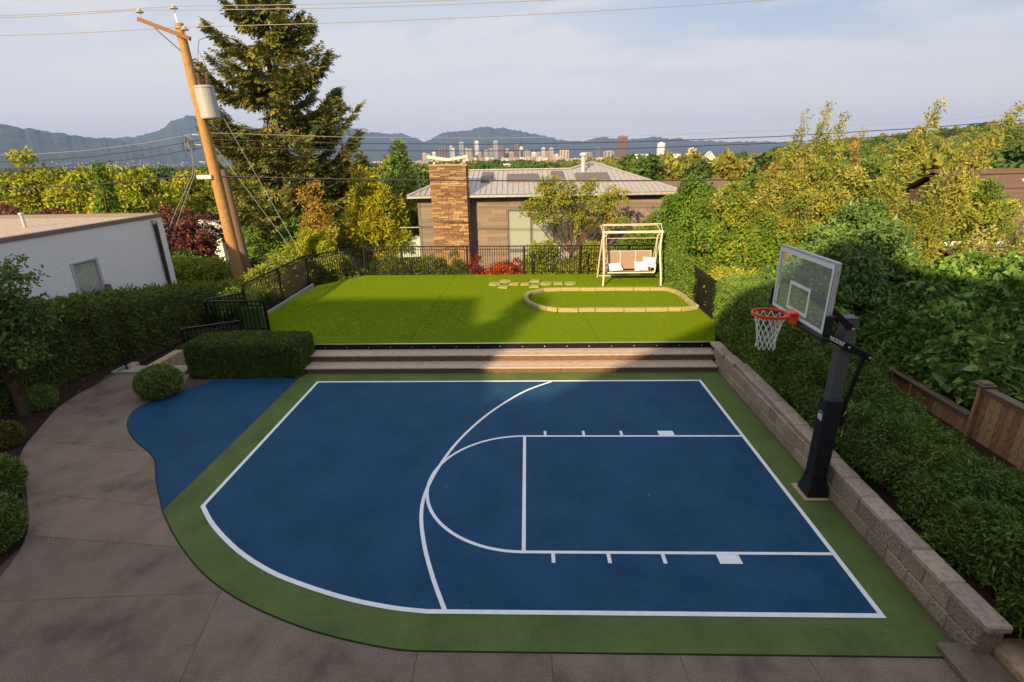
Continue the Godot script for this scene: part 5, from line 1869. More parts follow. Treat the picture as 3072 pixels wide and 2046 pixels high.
	wire("thick lowest cable crossing the chimney", [Vector3(-40, 5.6, Z), Vector3(-19.6, 5.45, Z), Vector3(30, 5.35, Z)], 0.028, M.dark_wire, 0.5)
	wire("thin drop wire from the pole to the chimney side", [Vector3(-18.6, 5.4, Z), Vector3(-11.5, 4.9, -20.8)], 0.013, M.dark_wire, 0.15)
	wire("left guy wire slanting down from the pole", [Vector3(-18.6, 7.1, Z), Vector3(-15.8, 2.2, Z - 0.2)], 0.012, M.wire, -0.02)
	wire("right guy wire slanting down from the transformer", [Vector3(-17.95, 8.4, Z), Vector3(-15.3, 1.8, Z - 0.2)], 0.012, M.wire, 0.0)

# ---------------------------------------------------------------- conifer
func spray_bough(m: MB, w: MB, from: Vector3, az: float, length: float, rise: float, pal: Array, thick: float, dens := 16.0) -> void:
	var d = Vector3(cos(az), 0, sin(az))
	var pts = []
	var rad = []
	var n = 9
	for i in n + 1:
		var k = float(i) / n
		pts.append(from + d * length * k + Vector3(0, length * (rise * k - 0.2 * sin(k * PI * 0.9) + 0.2 * k * k * k), 0))
		rad.append(thick * (1.0 - 0.85 * k))
	w.tube(pts, rad, 5)
	var count = int(length * dens)
	for i in count:
		var k = 0.12 + 0.88 * pow(float(i) / count, 0.8)
		var f = k * n
		var j = mini(int(f), n - 1)
		var p: Vector3 = pts[j].lerp(pts[j + 1], f - j)
		var t: Vector3 = (pts[j + 1] - pts[j]).normalized()
		var side = (1.0 if rng.randf() < 0.5 else -1.0) * rnd(0.15, 1.35)
		var z = t.rotated(Vector3.UP, side) + Vector3(0, rnd(-0.75, 0.1), 0)
		z = z.normalized()
		var x = Vector3.UP.cross(z).normalized()
		x = x.rotated(z, rnd(-0.5, 0.5))
		var s = rnd(0.85, 1.55) * (1.4 - 0.55 * k)
		m.sprig(SP.needle[rng.randi() % 4], Transform3D(Basis(x, z.cross(x), z).scaled_local(Vector3.ONE * s), p + Vector3(0, rnd(-0.1, 0.08), 0)), pick(pal, 0.25))

func big_conifer() -> void:
	var t = thing("big_conifer", "tall spreading dark conifer behind the utility pole", "tree", Vector3(-20.6, -1.2, -27.0))
	var w = MB.new()
	w.tube([Vector3(0, 0, 0), Vector3(-0.05, 6, 0), Vector3(-0.1, 11, 0), Vector3(-0.2, 15, 0), Vector3(-0.25, 17.6, 0)], [0.5, 0.36, 0.22, 0.09, 0.02], 12)
	var m = MB.new()
	var pal = [lin(104, 108, 50), lin(122, 120, 54), lin(88, 98, 46), lin(140, 128, 58), lin(110, 116, 52)]
	# boughs: height, azimuth (0 = right), length; irregular, thinning at the top
	var h = 2.6
	while h < 17.4:
		var reach = 5.6 * (1.0 - pow(h / 18.2, 1.9)) + 0.3
		var n = 3
		for i in n:
			var a = rnd(0, TAU)
			var l = reach * rnd(0.55, 1.08)
			spray_bough(m, w, Vector3(-0.1 * h / 12.0, h + rnd(-0.25, 0.25), 0), a, l, rnd(-0.02, 0.12), pal, 0.04 + 0.012 * l)
		h += rnd(0.5, 0.8)
	for b in [[14.0, 3.0, 3.6], [14.4, 0.05, 2.7], [12.3, 0.1, 3.7], [11.4, 3.1, 4.4], [10.2, -0.1, 4.2], [9.0, 0.15, 4.9], [9.6, 3.25, 4.6], [7.7, 3.05, 4.6], [7.2, 0.0, 5.1], [5.8, 0.1, 5.4], [5.6, 3.1, 5.0], [15.6, 3.05, 2.0], [15.9, 0.1, 1.8], [16.6, 3.0, 1.2], [16.9, 0.1, 1.1]]:
		for s in 3:
			spray_bough(m, w, Vector3(-0.12, b[0] + rnd(-0.15, 0.15), 0), b[1] + rnd(-0.3, 0.3), b[2] * rnd(0.85, 1.05), rnd(0.08, 0.2), pal, 0.09)
	part(t, "trunk", w.mesh(), M.bark)
	part(t, "crown", m.mesh(), M.needle)
	# small pointed conifer further back
	t = thing("pointed_conifer", "small pointed conifer rising left of the stone chimney", "tree", Vector3(-19.7, -3.4, -55.0))
	w = MB.new()
	w.tube([Vector3.ZERO, Vector3(0, 11.7, 0)], [0.22, 0.02], 8)
	m = MB.new()
	h = 1.0
	pal = [lin(112, 138, 66), lin(126, 150, 72), lin(96, 122, 58)]
	while h < 11.6:
		for i in 7:
			spray_bough(m, w, Vector3(0, h, 0), rnd(0, TAU), (4.1 * (1.0 - h / 12.0) + 0.15) * rnd(0.8, 1.1), 0.02, pal, 0.03, 7.0)
		h += 0.36
	part(t, "trunk", w.mesh(), M.bark)
	part(t, "crown", m.mesh(), M.needle)

# ---------------------------------------------------------------- trees and shrubs
func shrub(called: String, label: String, at: Vector3, radii: Vector3, count: int, r0: float, r1: float, sp: Array, density: float, pal: Array, size := 1.0, group := "", mt: Material = null, category := "shrub") -> Node3D:
	var list = cloud(Vector3(0, radii.y * 1.02, 0), radii, count, r0, r1, 0.3)
	return tree(called, label, at, list, radii.y * 0.9, 0.05 + radii.y * 0.02, sp, density, pal, [mt if mt else M.leaf, M.bark], group, size, -0.5, category)

func vegetation_left() -> void:
	var lime = [lin(150, 150, 34), lin(132, 142, 38), lin(166, 158, 40), lin(116, 130, 36)]
	var green = [lin(96, 124, 40), lin(112, 138, 44), lin(80, 108, 36)]
	var plum = [lin(92, 50, 52), lin(112, 62, 58), lin(74, 42, 46), lin(128, 80, 66)]
	shrub("lime_tree", "broad lime green tree at the far left edge", Vector3(-58, -3.2, -50), Vector3(5.5, 4.6, 3.5), 90, 0.8, 1.5, SP.big, 34.0, lime, 0.85, "", null, "tree")
	shrub("lime_tree", "lime green tree in the middle of the left row", Vector3(-48.5, -3.0, -48), Vector3(5.2, 4.3, 3.5), 90, 0.8, 1.5, SP.big, 34.0, lime, 0.85, "", null, "tree")
	shrub("lime_tree", "yellow green tree just left of the utility pole", Vector3(-49.5, -4.0, -62), Vector3(4.8, 4.4, 3.2), 70, 0.8, 1.4, SP.big, 32.0, lime, 0.85, "", null, "tree")
	shrub("lime_tree", "lime tree between the utility pole and the tall conifer", Vector3(-38, -3.6, -60), Vector3(4.2, 4.2, 3.2), 60, 0.8, 1.4, SP.big, 32.0, lime + green, 0.85, "", null, "tree")
	# vine-covered upright tree
	var list = []
	for i in 34:
		var k = i / 33.0
		list.append([Vector3(sin(k * 9.0) * 0.7 * (1.1 - k) + (0.9 if k > 0.5 else 0.0) * k, 1.0 + k * 6.4, cos(k * 7.0) * 0.6), lerpf(1.0, 0.28, k)])
	tree("vine_tree", "upright bright green vine-covered tree above the white house", Vector3(-41.0, -1.6, -36), list, 6.0, 0.16, SP.mid, 70.0, green, [M.leaf, M.bark], "", 1.2)
	shrub("plum_tree", "dark purple plum tree left of the white house roof", Vector3(-46.0, -2.2, -35), Vector3(3.4, 2.5, 2.0), 44, 0.55, 0.95, SP.mid, 60.0, plum, 1.25, "", null, "tree")
	shrub("plum_tree", "dark purple plum tree between white house and pole", Vector3(-26.8, -1.4, -24.5), Vector3(1.9, 2.45, 1.6), 60, 0.4, 0.7, SP.mid, 95.0, plum, 0.9, "", null, "tree")
	shrub("green_shrub", "dark green shrub below the purple plum tree", Vector3(-25.5, -1.4, -22.6), Vector3(1.4, 1.1, 1.1), 24, 0.35, 0.6, SP.mid, 110.0, [lin(70, 92, 36), lin(58, 80, 32)], 0.8)
	shrub("lit_shrub", "sunlit yellow green shrub right of the white house corner", Vector3(-23.2, -1.3, -19.8), Vector3(2.3, 1.1, 1.1), 44, 0.35, 0.55, SP.small, 200.0, [lin(140, 152, 44), lin(120, 138, 40), lin(156, 160, 56)], 1.2)
	shrub("lit_shrub", "sunlit shrub right behind the utility pole foot", Vector3(-18.3, -1.3, -18.2), Vector3(2.4, 1.05, 0.9), 44, 0.35, 0.55, SP.small, 200.0, [lin(150, 150, 56), lin(128, 136, 44), lin(160, 150, 60)], 1.2)
	shrub("lit_shrub", "sunlit leafy shrub right behind the left turf railing", Vector3(-16.6, -0.15, -13.6), Vector3(1.2, 0.85, 1.3), 40, 0.28, 0.45, SP.small, 190.0, [lin(138, 146, 54), lin(120, 134, 48), lin(152, 152, 62)], 1.1)
	shrub("lit_shrub", "sunlit leafy shrub behind the angled railing corner", Vector3(-16.9, -0.3, -16.2), Vector3(1.4, 0.95, 1.0), 40, 0.28, 0.45, SP.small, 190.0, [lin(146, 148, 58), lin(126, 138, 48), lin(156, 152, 66)], 1.1)
	shrub("green_shrub", "shaded green shrub between left railing and boundary hedge", Vector3(-16.6, -0.1, -11.2), Vector3(1.1, 0.6, 1.2), 30, 0.25, 0.4, SP.small, 190.0, [lin(100, 120, 48), lin(86, 106, 42)], 1.1)
	shrub("green_shrub", "green shrub under the big conifer behind the pole", Vector3(-20.6, -1.3, -22.4), Vector3(2.0, 1.75, 1.4), 50, 0.4, 0.7, SP.mid, 110.0, green, 0.8)
	shrub("green_shrub", "deep green shrub right of the pole beneath the conifer", Vector3(-18.9, -1.3, -24.5), Vector3(2.2, 2.1, 1.4), 50, 0.5, 0.8, SP.mid, 90.0, [lin(76, 104, 38), lin(92, 120, 42)], 0.9)
	shrub("lime_shrub", "bright lime shrub in front of the golden tree", Vector3(-16.8, -1.2, -20.2), Vector3(1.45, 1.85, 1.2), 50, 0.35, 0.6, SP.small, 190.0, [lin(150, 156, 36), lin(134, 148, 38), lin(164, 160, 44)], 1.25)
	shrub("lime_cedar", "feathery yellow green cedar left of the stone chimney", Vector3(-14.2, -1.3, -24.2), Vector3(2.0, 2.9, 1.7), 80, 0.45, 0.75, SP.fine, 130.0, [lin(158, 154, 36), lin(140, 146, 36), lin(172, 156, 40), lin(120, 132, 36)], 1.7, "", M.leaf_soft, "tree")
	shrub("golden_tree", "slender golden leaved tree before the tall conifer", Vector3(-17.2, -1.3, -22.4), Vector3(1.0, 3.0, 0.9), 44, 0.35, 0.6, SP.mid, 90.0, [lin(168, 128, 50), lin(150, 126, 48), lin(126, 122, 46), lin(176, 144, 64)], 0.7, "", M.leaf_soft, "tree")
	shrub("green_shrub", "green shrub filling the gap behind the angled railing", Vector3(-15.2, -1.3, -18.7), Vector3(1.6, 1.4, 0.9), 40, 0.35, 0.55, SP.small, 200.0, [lin(120, 128, 52), lin(104, 118, 46), lin(140, 140, 66)], 1.2)
	shrub("green_tree", "mid green tree far behind the lime cedar", Vector3(-24.0, -2.0, -40), Vector3(4.5, 3.4, 3.0), 60, 0.7, 1.2, SP.big, 40.0, green, 0.8, "", null, "tree")
	shrub("green_tree", "olive green tree low between conifer and chimney", Vector3(-16.0, -1.6, -36), Vector3(3.2, 2.6, 2.4), 50, 0.6, 1.0, SP.big, 44.0, [lin(112, 122, 44), lin(130, 134, 46)], 0.7, "", null, "tree")

func vegetation_back() -> void:
	var pal = [lin(104, 120, 52), lin(88, 108, 46), lin(120, 132, 60)]
	for i in 5:
		shrub("rail_shrub", ["leafy shrub behind the left end of the back railing", "second leafy shrub behind the back railing", "middle leafy shrub behind the back railing left of the chimney", "fourth leafy shrub behind the back railing", "last leafy shrub before the red maples"][i], Vector3(-12.4 + i * 0.98, -0.55, -18.0 + 0.1 * (i % 2)), Vector3(0.7, 0.85, 0.5), 22, 0.2, 0.34, SP.small, 260.0, pal, 1.0, "shrubs behind the back railing")
	var red = [lin(170, 62, 30), lin(150, 50, 28), lin(186, 84, 38), lin(128, 50, 30)]
	shrub("red_maple", "small red maple at the chimney foot", Vector3(-7.75, -0.7, -18.4), Vector3(0.5, 1.0, 0.5), 22, 0.2, 0.34, SP.small, 260.0, red, 1.0, "", M.leaf_soft, "tree")
	shrub("red_maple", "small red maple under the house window", Vector3(-5.8, -0.7, -18.5), Vector3(0.75, 0.85, 0.5), 26, 0.2, 0.34, SP.small, 260.0, red, 1.0, "", M.leaf_soft, "tree")
	shrub("red_maple", "low orange maple right behind the back railing", Vector3(-6.1, -0.75, -17.6), Vector3(1.05, 0.75, 0.35), 28, 0.18, 0.3, SP.small, 260.0, [lin(214, 92, 30), lin(196, 72, 28), lin(176, 110, 40)], 1.0, "", M.leaf_soft, "tree")
	shrub("brown_shrub", "low reddish brown shrub under the multi-stem tree", Vector3(-2.3, -0.8, -17.8), Vector3(1.0, 0.5, 0.4), 22, 0.18, 0.28, SP.small, 260.0, [lin(140, 76, 36), lin(120, 72, 36), lin(104, 88, 40)], 1.0)
	# multi-stem tree before the house
	var list = []
	for it in [[-1.9, 3.9, 0.0, 0.62], [-1.5, 4.7, 0.2, 0.55], [-1.1, 3.5, 0.2, 0.6], [-0.7, 4.3, -0.1, 0.7], [-0.9, 5.3, 0.0, 0.45], [0.1, 4.6, 0.2, 0.7], [0.3, 3.7, 0.0, 0.62], [0.9, 4.9, 0.0, 0.5], [1.2, 4.1, 0.2, 0.62], [1.9, 4.4, 0.0, 0.55], [2.4, 4.6, 0.1, 0.42], [2.1, 3.6, 0.1, 0.5], [-0.2, 5.0, 0.2, 0.5], [-1.3, 5.1, 0.1, 0.4], [0.6, 3.2, -0.2, 0.5], [1.5, 3.2, -0.2, 0.5], [-2.3, 3.9, 0.1, 0.4]]:
		var c = Vector3(it[0], it[1] + 0.55, it[2])
		list.append([c, it[3] * 0.72])
		for k in 3:
			list.append([c + rdir() * it[3] * 0.9, it[3] * 0.42])
	tree("multi_stem_tree", "sunlit multi-stem tree in front of the shingle house wall", Vector3(-2.55, -1.1, -18.8), list, 3.4, 0.1, SP.small, 150.0, [lin(142, 146, 54), lin(120, 132, 50), lin(160, 152, 64), lin(102, 118, 46), lin(158, 130, 56)], [M.leaf_soft, M.bark], "", 1.25)
	shrub("rhododendron", "rounded leafy shrub under the window left of the tree stem", Vector3(-4.1, -0.9, -18.3), Vector3(1.15, 1.5, 0.7), 44, 0.28, 0.45, SP.mid, 170.0, [lin(138, 146, 52), lin(118, 132, 46), lin(156, 158, 66)], 0.6)
	shrub("rhododendron", "rounded leafy shrub right of the tree stem", Vector3(-1.5, -0.9, -18.4), Vector3(1.15, 1.45, 0.7), 44, 0.28, 0.45, SP.mid, 170.0, [lin(140, 142, 52), lin(120, 130, 46), lin(158, 152, 60)], 0.6)
	shrub("green_shrub", "green shrub behind the swing seat", Vector3(0.7, -0.9, -18.0), Vector3(1.5, 1.75, 0.8), 50, 0.3, 0.5, SP.small, 190.0, [lin(104, 126, 44), lin(88, 112, 40), lin(122, 136, 50)], 1.1)
	# low garden walls beyond the railing
	var t = thing("garden_wall", "upper low tan garden wall under the house windows", "garden wall")
	for i in 8:
		bar(t, "block", Vector3(-8.6 + i * 1.25, -1.1, -19.6), Vector3(-7.36 + i * 1.25, 0.42, -19.3), M.cap[i % 3], 0.02)
	t = thing("garden_wall", "lower low tan garden wall close behind the railing", "garden wall")
	for i in 5:
		bar(t, "block", Vector3(-8.3 + i * 1.25, -1.1, -18.95), Vector3(-7.06 + i * 1.25, 0.02, -18.7), M.cap[(i + 1) % 3], 0.02)

func vegetation_right() -> void:
	var green = [lin(98, 128, 40), lin(82, 112, 36), lin(118, 142, 44), lin(72, 98, 34)]
	var gold = [lin(160, 152, 62), lin(138, 140, 56), lin(184, 172, 92), lin(116, 126, 50), lin(100, 116, 48), lin(122, 134, 52)]
	var dark = [lin(94, 122, 60), lin(80, 106, 54), lin(110, 136, 66)]
	# ivy over the right railing
	var t = thing("ivy", "green ivy climbing over the right turf railing", "climber")
	var m = MB.new()
	for i in 5200:
		var z = -8.9 - 7.6 * pow(rng.randf(), 0.8)
		var top = 1.35 + 0.9 * smoothstep(-11.5, -15.5, z)
		var y = LY + rnd(-0.1, top) * rnd(0.7, 1.0)
		var x = 1.72 + 0.03 * (-8.5 - z) + rnd(-0.16, 0.2) - 0.25 * smoothstep(-12.0, -15.0, z)
		if z > -12.6 and rng.randf() < smoothstep(-12.6, -11.0, z):
			continue
		m.sprig(SP.small[rng.randi() % 4], Transform3D(orient(Vector3(-0.8, 0.3, 0.3), rnd(0.7, 1.2)), Vector3(x, y, z)), pick([lin(96, 122, 44), lin(80, 106, 40), lin(116, 134, 52)], 0.25))
	part(t, "leaves", m.mesh(), M.gloss)
	var st = MB.new()
	for i in 12:
		var z = -10.0 - i * 0.5
		st.tube([Vector3(1.85, LY - 0.1, z), Vector3(1.8, LY + 0.6, z + 0.15), Vector3(1.78, LY + 1.3, z - 0.1)], [0.015, 0.012, 0.006], 5)
	part(t, "stems", st.mesh(), M.bark)
	# green trees right of the railing
	shrub("green_tree", "dense green tree right of the swing seat", Vector3(3.2, -0.2, -15.5), Vector3(1.7, 2.45, 1.6), 90, 0.4, 0.7, SP.mid, 130.0, green, 0.75, "", null, "tree")
	shrub("green_tree", "lower green tree behind the right end of the railing", Vector3(2.6, -0.2, -18.4), Vector3(1.7, 2.0, 1.3), 60, 0.4, 0.65, SP.mid, 130.0, green, 0.75, "", null, "tree")
	shrub("green_tree", "green bushy tree above the clipped hedge", Vector3(3.6, 0.2, -12.3), Vector3(1.4, 1.75, 1.3), 70, 0.35, 0.6, SP.mid, 140.0, green + [lin(150, 150, 46)], 0.7, "", null, "tree")
	# golden upright willows: plumes leaning to the right
	var plume = func(called: String, label: String, at: Vector3, shoots: Array, pal: Array, dens: float) -> void:
		var lst = []
		for s in shoots:
			var a: Vector3 = s[0]
			var b: Vector3 = s[1]
			var n = int(a.distance_to(b) / 0.22)
			for k in n:
				var q = float(k) / n
				lst.append([a.lerp(b, q) + rdir() * s[2] * (1.0 - q) * 0.6, maxf(0.07, s[2] * (1.0 - 0.9 * q))])
		tree(called, label, at, lst, 2.6, 0.14, SP.fine, dens * 1.1, pal, [M.leaf_soft, M.bark], "", 0.92, -0.8)
	plume.call("golden_willow", "golden upright tree with two thin shoots above the backboard", Vector3(5.2, 0.0, -12.2), [[Vector3(-1.2, 1.2, 0), Vector3(-0.9, 5.4, 0), 0.75], [Vector3(-0.3, 1.0, 0), Vector3(-0.1, 6.3, 0), 0.85], [Vector3(0.5, 1.0, 0), Vector3(0.9, 7.7, 0), 0.8], [Vector3(0.9, 1.2, 0), Vector3(1.5, 7.3, 0), 0.7], [Vector3(-0.4, 3.0, 0.2), Vector3(0.1, 7.4, 0.1), 0.4], [Vector3(1.4, 1.0, 0.4), Vector3(2.0, 5.2, 0.2), 0.7], [Vector3(0.2, 1.4, 0.7), Vector3(0.4, 4.6, 0.6), 0.7]], gold, 150.0)
	plume.call("golden_willow", "golden plume leaning right, second from the right edge", Vector3(6.8, 0.0, -10.3), [[Vector3(-0.6, 1.5, 0), Vector3(1.9, 7.6, 0), 0.62], [Vector3(0.0, 1.5, 0.2), Vector3(1.7, 6.9, 0.1), 0.6], [Vector3(-0.4, 1.2, 0.3), Vector3(0.9, 5.6, 0.2), 0.6]], gold, 170.0)
	plume.call("golden_willow", "golden plume leaning right nearest the right edge", Vector3(7.4, 0.0, -9.2), [[Vector3(-0.2, 2.0, 0), Vector3(1.9, 6.6, 0), 0.5], [Vector3(0.2, 2.0, 0.1), Vector3(2.9, 7.0, 0), 0.48], [Vector3(0.6, 2.2, 0.2), Vector3(1.9, 5.4, 0.1), 0.5], [Vector3(1.6, 5.6, 0), Vector3(3.1, 7.3, 0), 0.16]], gold, 190.0)
	plume.call("orange_sapling", "thin orange tinged shoot between the golden plumes", Vector3(6.9, 0.2, -12.0), [[Vector3(0, 1.0, 0), Vector3(0.45, 6.6, 0), 0.35]], [lin(176, 142, 72), lin(160, 122, 62), lin(120, 130, 54)], 150.0)
	shrub("golden_tree", "broad green gold tree behind the top of the backboard", Vector3(5.0, 0.0, -13.2), Vector3(2.3, 2.5, 1.5), 90, 0.35, 0.65, SP.small, 170.0, gold + green, 1.1, "", M.leaf_soft, "tree")
	shrub("golden_tree", "green gold bushy tree left of the brown roof", Vector3(8.2, 0.0, -12.6), Vector3(2.0, 2.1, 1.4), 70, 0.35, 0.6, SP.small, 170.0, gold + dark, 1.1, "", M.leaf_soft, "tree")
	shrub("golden_tree", "tall green gold tree between the golden shoots and plumes", Vector3(6.4, 0.0, -11.6), Vector3(1.6, 2.75, 1.2), 80, 0.3, 0.55, SP.small, 200.0, gold + [lin(104, 124, 52)], 1.1, "", M.leaf_soft, "tree")
	shrub("golden_tree", "loose green gold tree overlapping the left of the brown roof", Vector3(10.3, 0.0, -11.0), Vector3(1.9, 2.6, 1.1), 80, 0.35, 0.6, SP.small, 180.0, gold + green, 1.1, "", M.leaf_soft, "tree")
	shrub("green_tree", "green tree hiding the gable end of the brown-roofed house", Vector3(12.4, 0.0, -12.2), Vector3(1.5, 2.3, 1.0), 70, 0.35, 0.6, SP.mid, 120.0, green + gold, 0.75, "", null, "tree")
	plume.call("wispy_shrub", "wispy pale leaved branches in front of the brown roof", Vector3(9.2, 0.3, -7.6), [[Vector3(-0.5, 1.5, 0), Vector3(2.6, 4.4, 0), 0.26], [Vector3(0.2, 1.5, 0), Vector3(3.2, 3.9, 0.2), 0.26], [Vector3(-0.9, 1.6, 0), Vector3(0.9, 3.9, 0.1), 0.3], [Vector3(0.6, 1.2, 0), Vector3(3.6, 3.0, 0.3), 0.28], [Vector3(-1.2, 1.4, 0), Vector3(-0.2, 3.6, 0.1), 0.32]], [lin(164, 158, 84), lin(140, 140, 70), lin(116, 124, 58), lin(184, 174, 110)], 110.0)
	shrub("green_shrub", "low green shrub before the shed at the right edge", Vector3(10.2, 0.3, -7.0), Vector3(1.5, 1.2, 1.0), 40, 0.3, 0.5, SP.mid, 130.0, green, 0.7)
	# dark ivy mass in the shade behind the hoop
	shrub("ivy_mound", "dark ivy covered mound behind the hoop pole", Vector3(5.7, 0.2, -8.2), Vector3(1.8, 1.75, 1.6), 100, 0.4, 0.7, SP.mid, 125.0, dark, 0.85, "", M.gloss, "climber")
	shrub("ivy_mound", "dark ivy column under the golden plumes", Vector3(6.7, 0.2, -9.8), Vector3(0.9, 2.1, 0.8), 50, 0.35, 0.55, SP.mid, 125.0, dark, 0.75, "", M.gloss, "climber")
	shrub("ivy_mound", "dark green ivy bank left of the hoop pole above the hedge", Vector3(4.3, 0.2, -6.6), Vector3(1.2, 1.6, 1.3), 70, 0.35, 0.6, SP.mid, 125.0, dark, 0.75, "", M.gloss, "climber")
	shrub("yellow_bush", "yellow green bush lit at the end of the hedge", Vector3(2.6, 0.3, -10.3), Vector3(0.75, 0.85, 0.8), 30, 0.25, 0.42, SP.small, 260.0, [lin(170, 164, 56), lin(148, 150, 48), lin(120, 136, 44)], 1.1)
	# large-leaved vine over the cedar fence: the largest leaves are parts
	t = thing("kiwi_vine", "large-leaved green vine spilling over the cedar fence", "climber", Vector3(0, 0, 0))
	var lobe = large_leaf()
	var lm = []
	for k in 4:
		lm.append(mat("vine leaf %d" % k, [s3(100, 134, 60), s3(114, 146, 66), s3(88, 120, 56), s3(138, 162, 74)][k], 0.45, T.grain, 0.4, null, 1.0, false))
		lm[k].backlight_enabled = true
		lm[k].backlight = Color(0.3, 0.36, 0.14)
		lm[k].cull_mode = BaseMaterial3D.CULL_DISABLED
	var surf = func() -> Array:
		# a leafy slope from the fence top up and away to the right
		var k = rng.randf()
		var z = rnd(-7.2, 1.4)
		var x = lerpf(lerpf(4.32, 4.75, smoothstep(-1.6, -0.9, z)), 8.6, k)
		var edge = lerpf(1.0, 1.25, smoothstep(-1.3, -0.6, z))
		var y = edge + (3.0 - 0.15 * absf(z + 3.0)) * pow(k, 0.75) * 0.8 + 0.62 * noise.get_noise_2d(x * 38.0, z * 38.0)
		return [Vector3(x, y, z), Vector3(-0.55, 0.7, 0.45)]
	for i in 300:
		var q: Array = surf.call()
		var p: Vector3 = q[0]
		if p.distance_to(Vector3(-4.8, 6, 8.5)) > 13.5 and rng.randf() < 0.6:
			q = surf.call()
			p = q[0]
		var o = part(t, "leaf", lobe, lm[[0, 0, 1, 1, 2, 2, 3][rng.randi() % 7]], p + Vector3(0, 0.1, 0))
		o.basis = orient((q[1] + rdir() * 0.35).normalized(), rnd(0.45, 0.95))
	var body = MB.new()
	var sp2 = []
	for i in 4:
		sp2.append(make_sprig(7, 0.18, 0.14, 0.19, 0.1))
	for i in 11000:
		var q: Array = surf.call()
		var p: Vector3 = q[0] - Vector3(-0.1, 0.02 + 0.25 * rng.randf() * rng.randf(), 0)
		body.sprig(sp2[rng.randi() % 4], Transform3D(orient(q[1], rnd(0.7, 1.3)), p), pick([lin(92, 124, 56), lin(106, 138, 62), lin(80, 110, 52), lin(124, 150, 70)], 0.25))
	var rest = part(t, "small_leaves", body.mesh(), M.gloss)
	rest.set_meta("kind", "stuff")
	var under = MB.new()
	var prev = []
	for i in 13:
		var line = []
		for j in 10:
			var k = j / 9.0
			var z = lerpf(-7.3, 1.5, i / 12.0)
			line.append(Vector3(lerpf(lerpf(4.4, 4.85, smoothstep(-1.6, -0.9, z)), 8.7, k), lerpf(0.5, 0.8, smoothstep(-1.3, -0.6, z)) + (3.0 - 0.15 * absf(z + 3.0)) * pow(k, 0.75) * 0.8 - 0.35, z))
		if prev:
			for j in 9:
				under.quad(prev[j], line[j], line[j + 1], prev[j + 1])
		prev = line
	part(t, "stem_mat", under.mesh(), M.core)

func large_leaf() -> ArrayMesh:
	var m = MB.new()
	var outline = [Vector2(0, 0), Vector2(0.09, 0.0), Vector2(0.145, 0.07), Vector2(0.15, 0.15), Vector2(0.1, 0.24), Vector2(0.0, 0.33)]
	for s in [-1.0, 1.0]:
		for i in outline.size() - 1:
			var a: Vector2 = outline[i]
			var b: Vector2 = outline[i + 1]
			var pa = Vector3(s * a.x, absf(a.x) * 0.35 - a.y * a.y * 0.7, a.y)
			var pb = Vector3(s * b.x, absf(b.x) * 0.35 - b.y * b.y * 0.7, b.y)
			var mid = Vector3(0, -0.14 * 0.14 * 0.7, 0.14)
			if s > 0:
				m.tri(mid, pb, pa)
			else:
				m.tri(mid, pa, pb)
	return m.mesh()

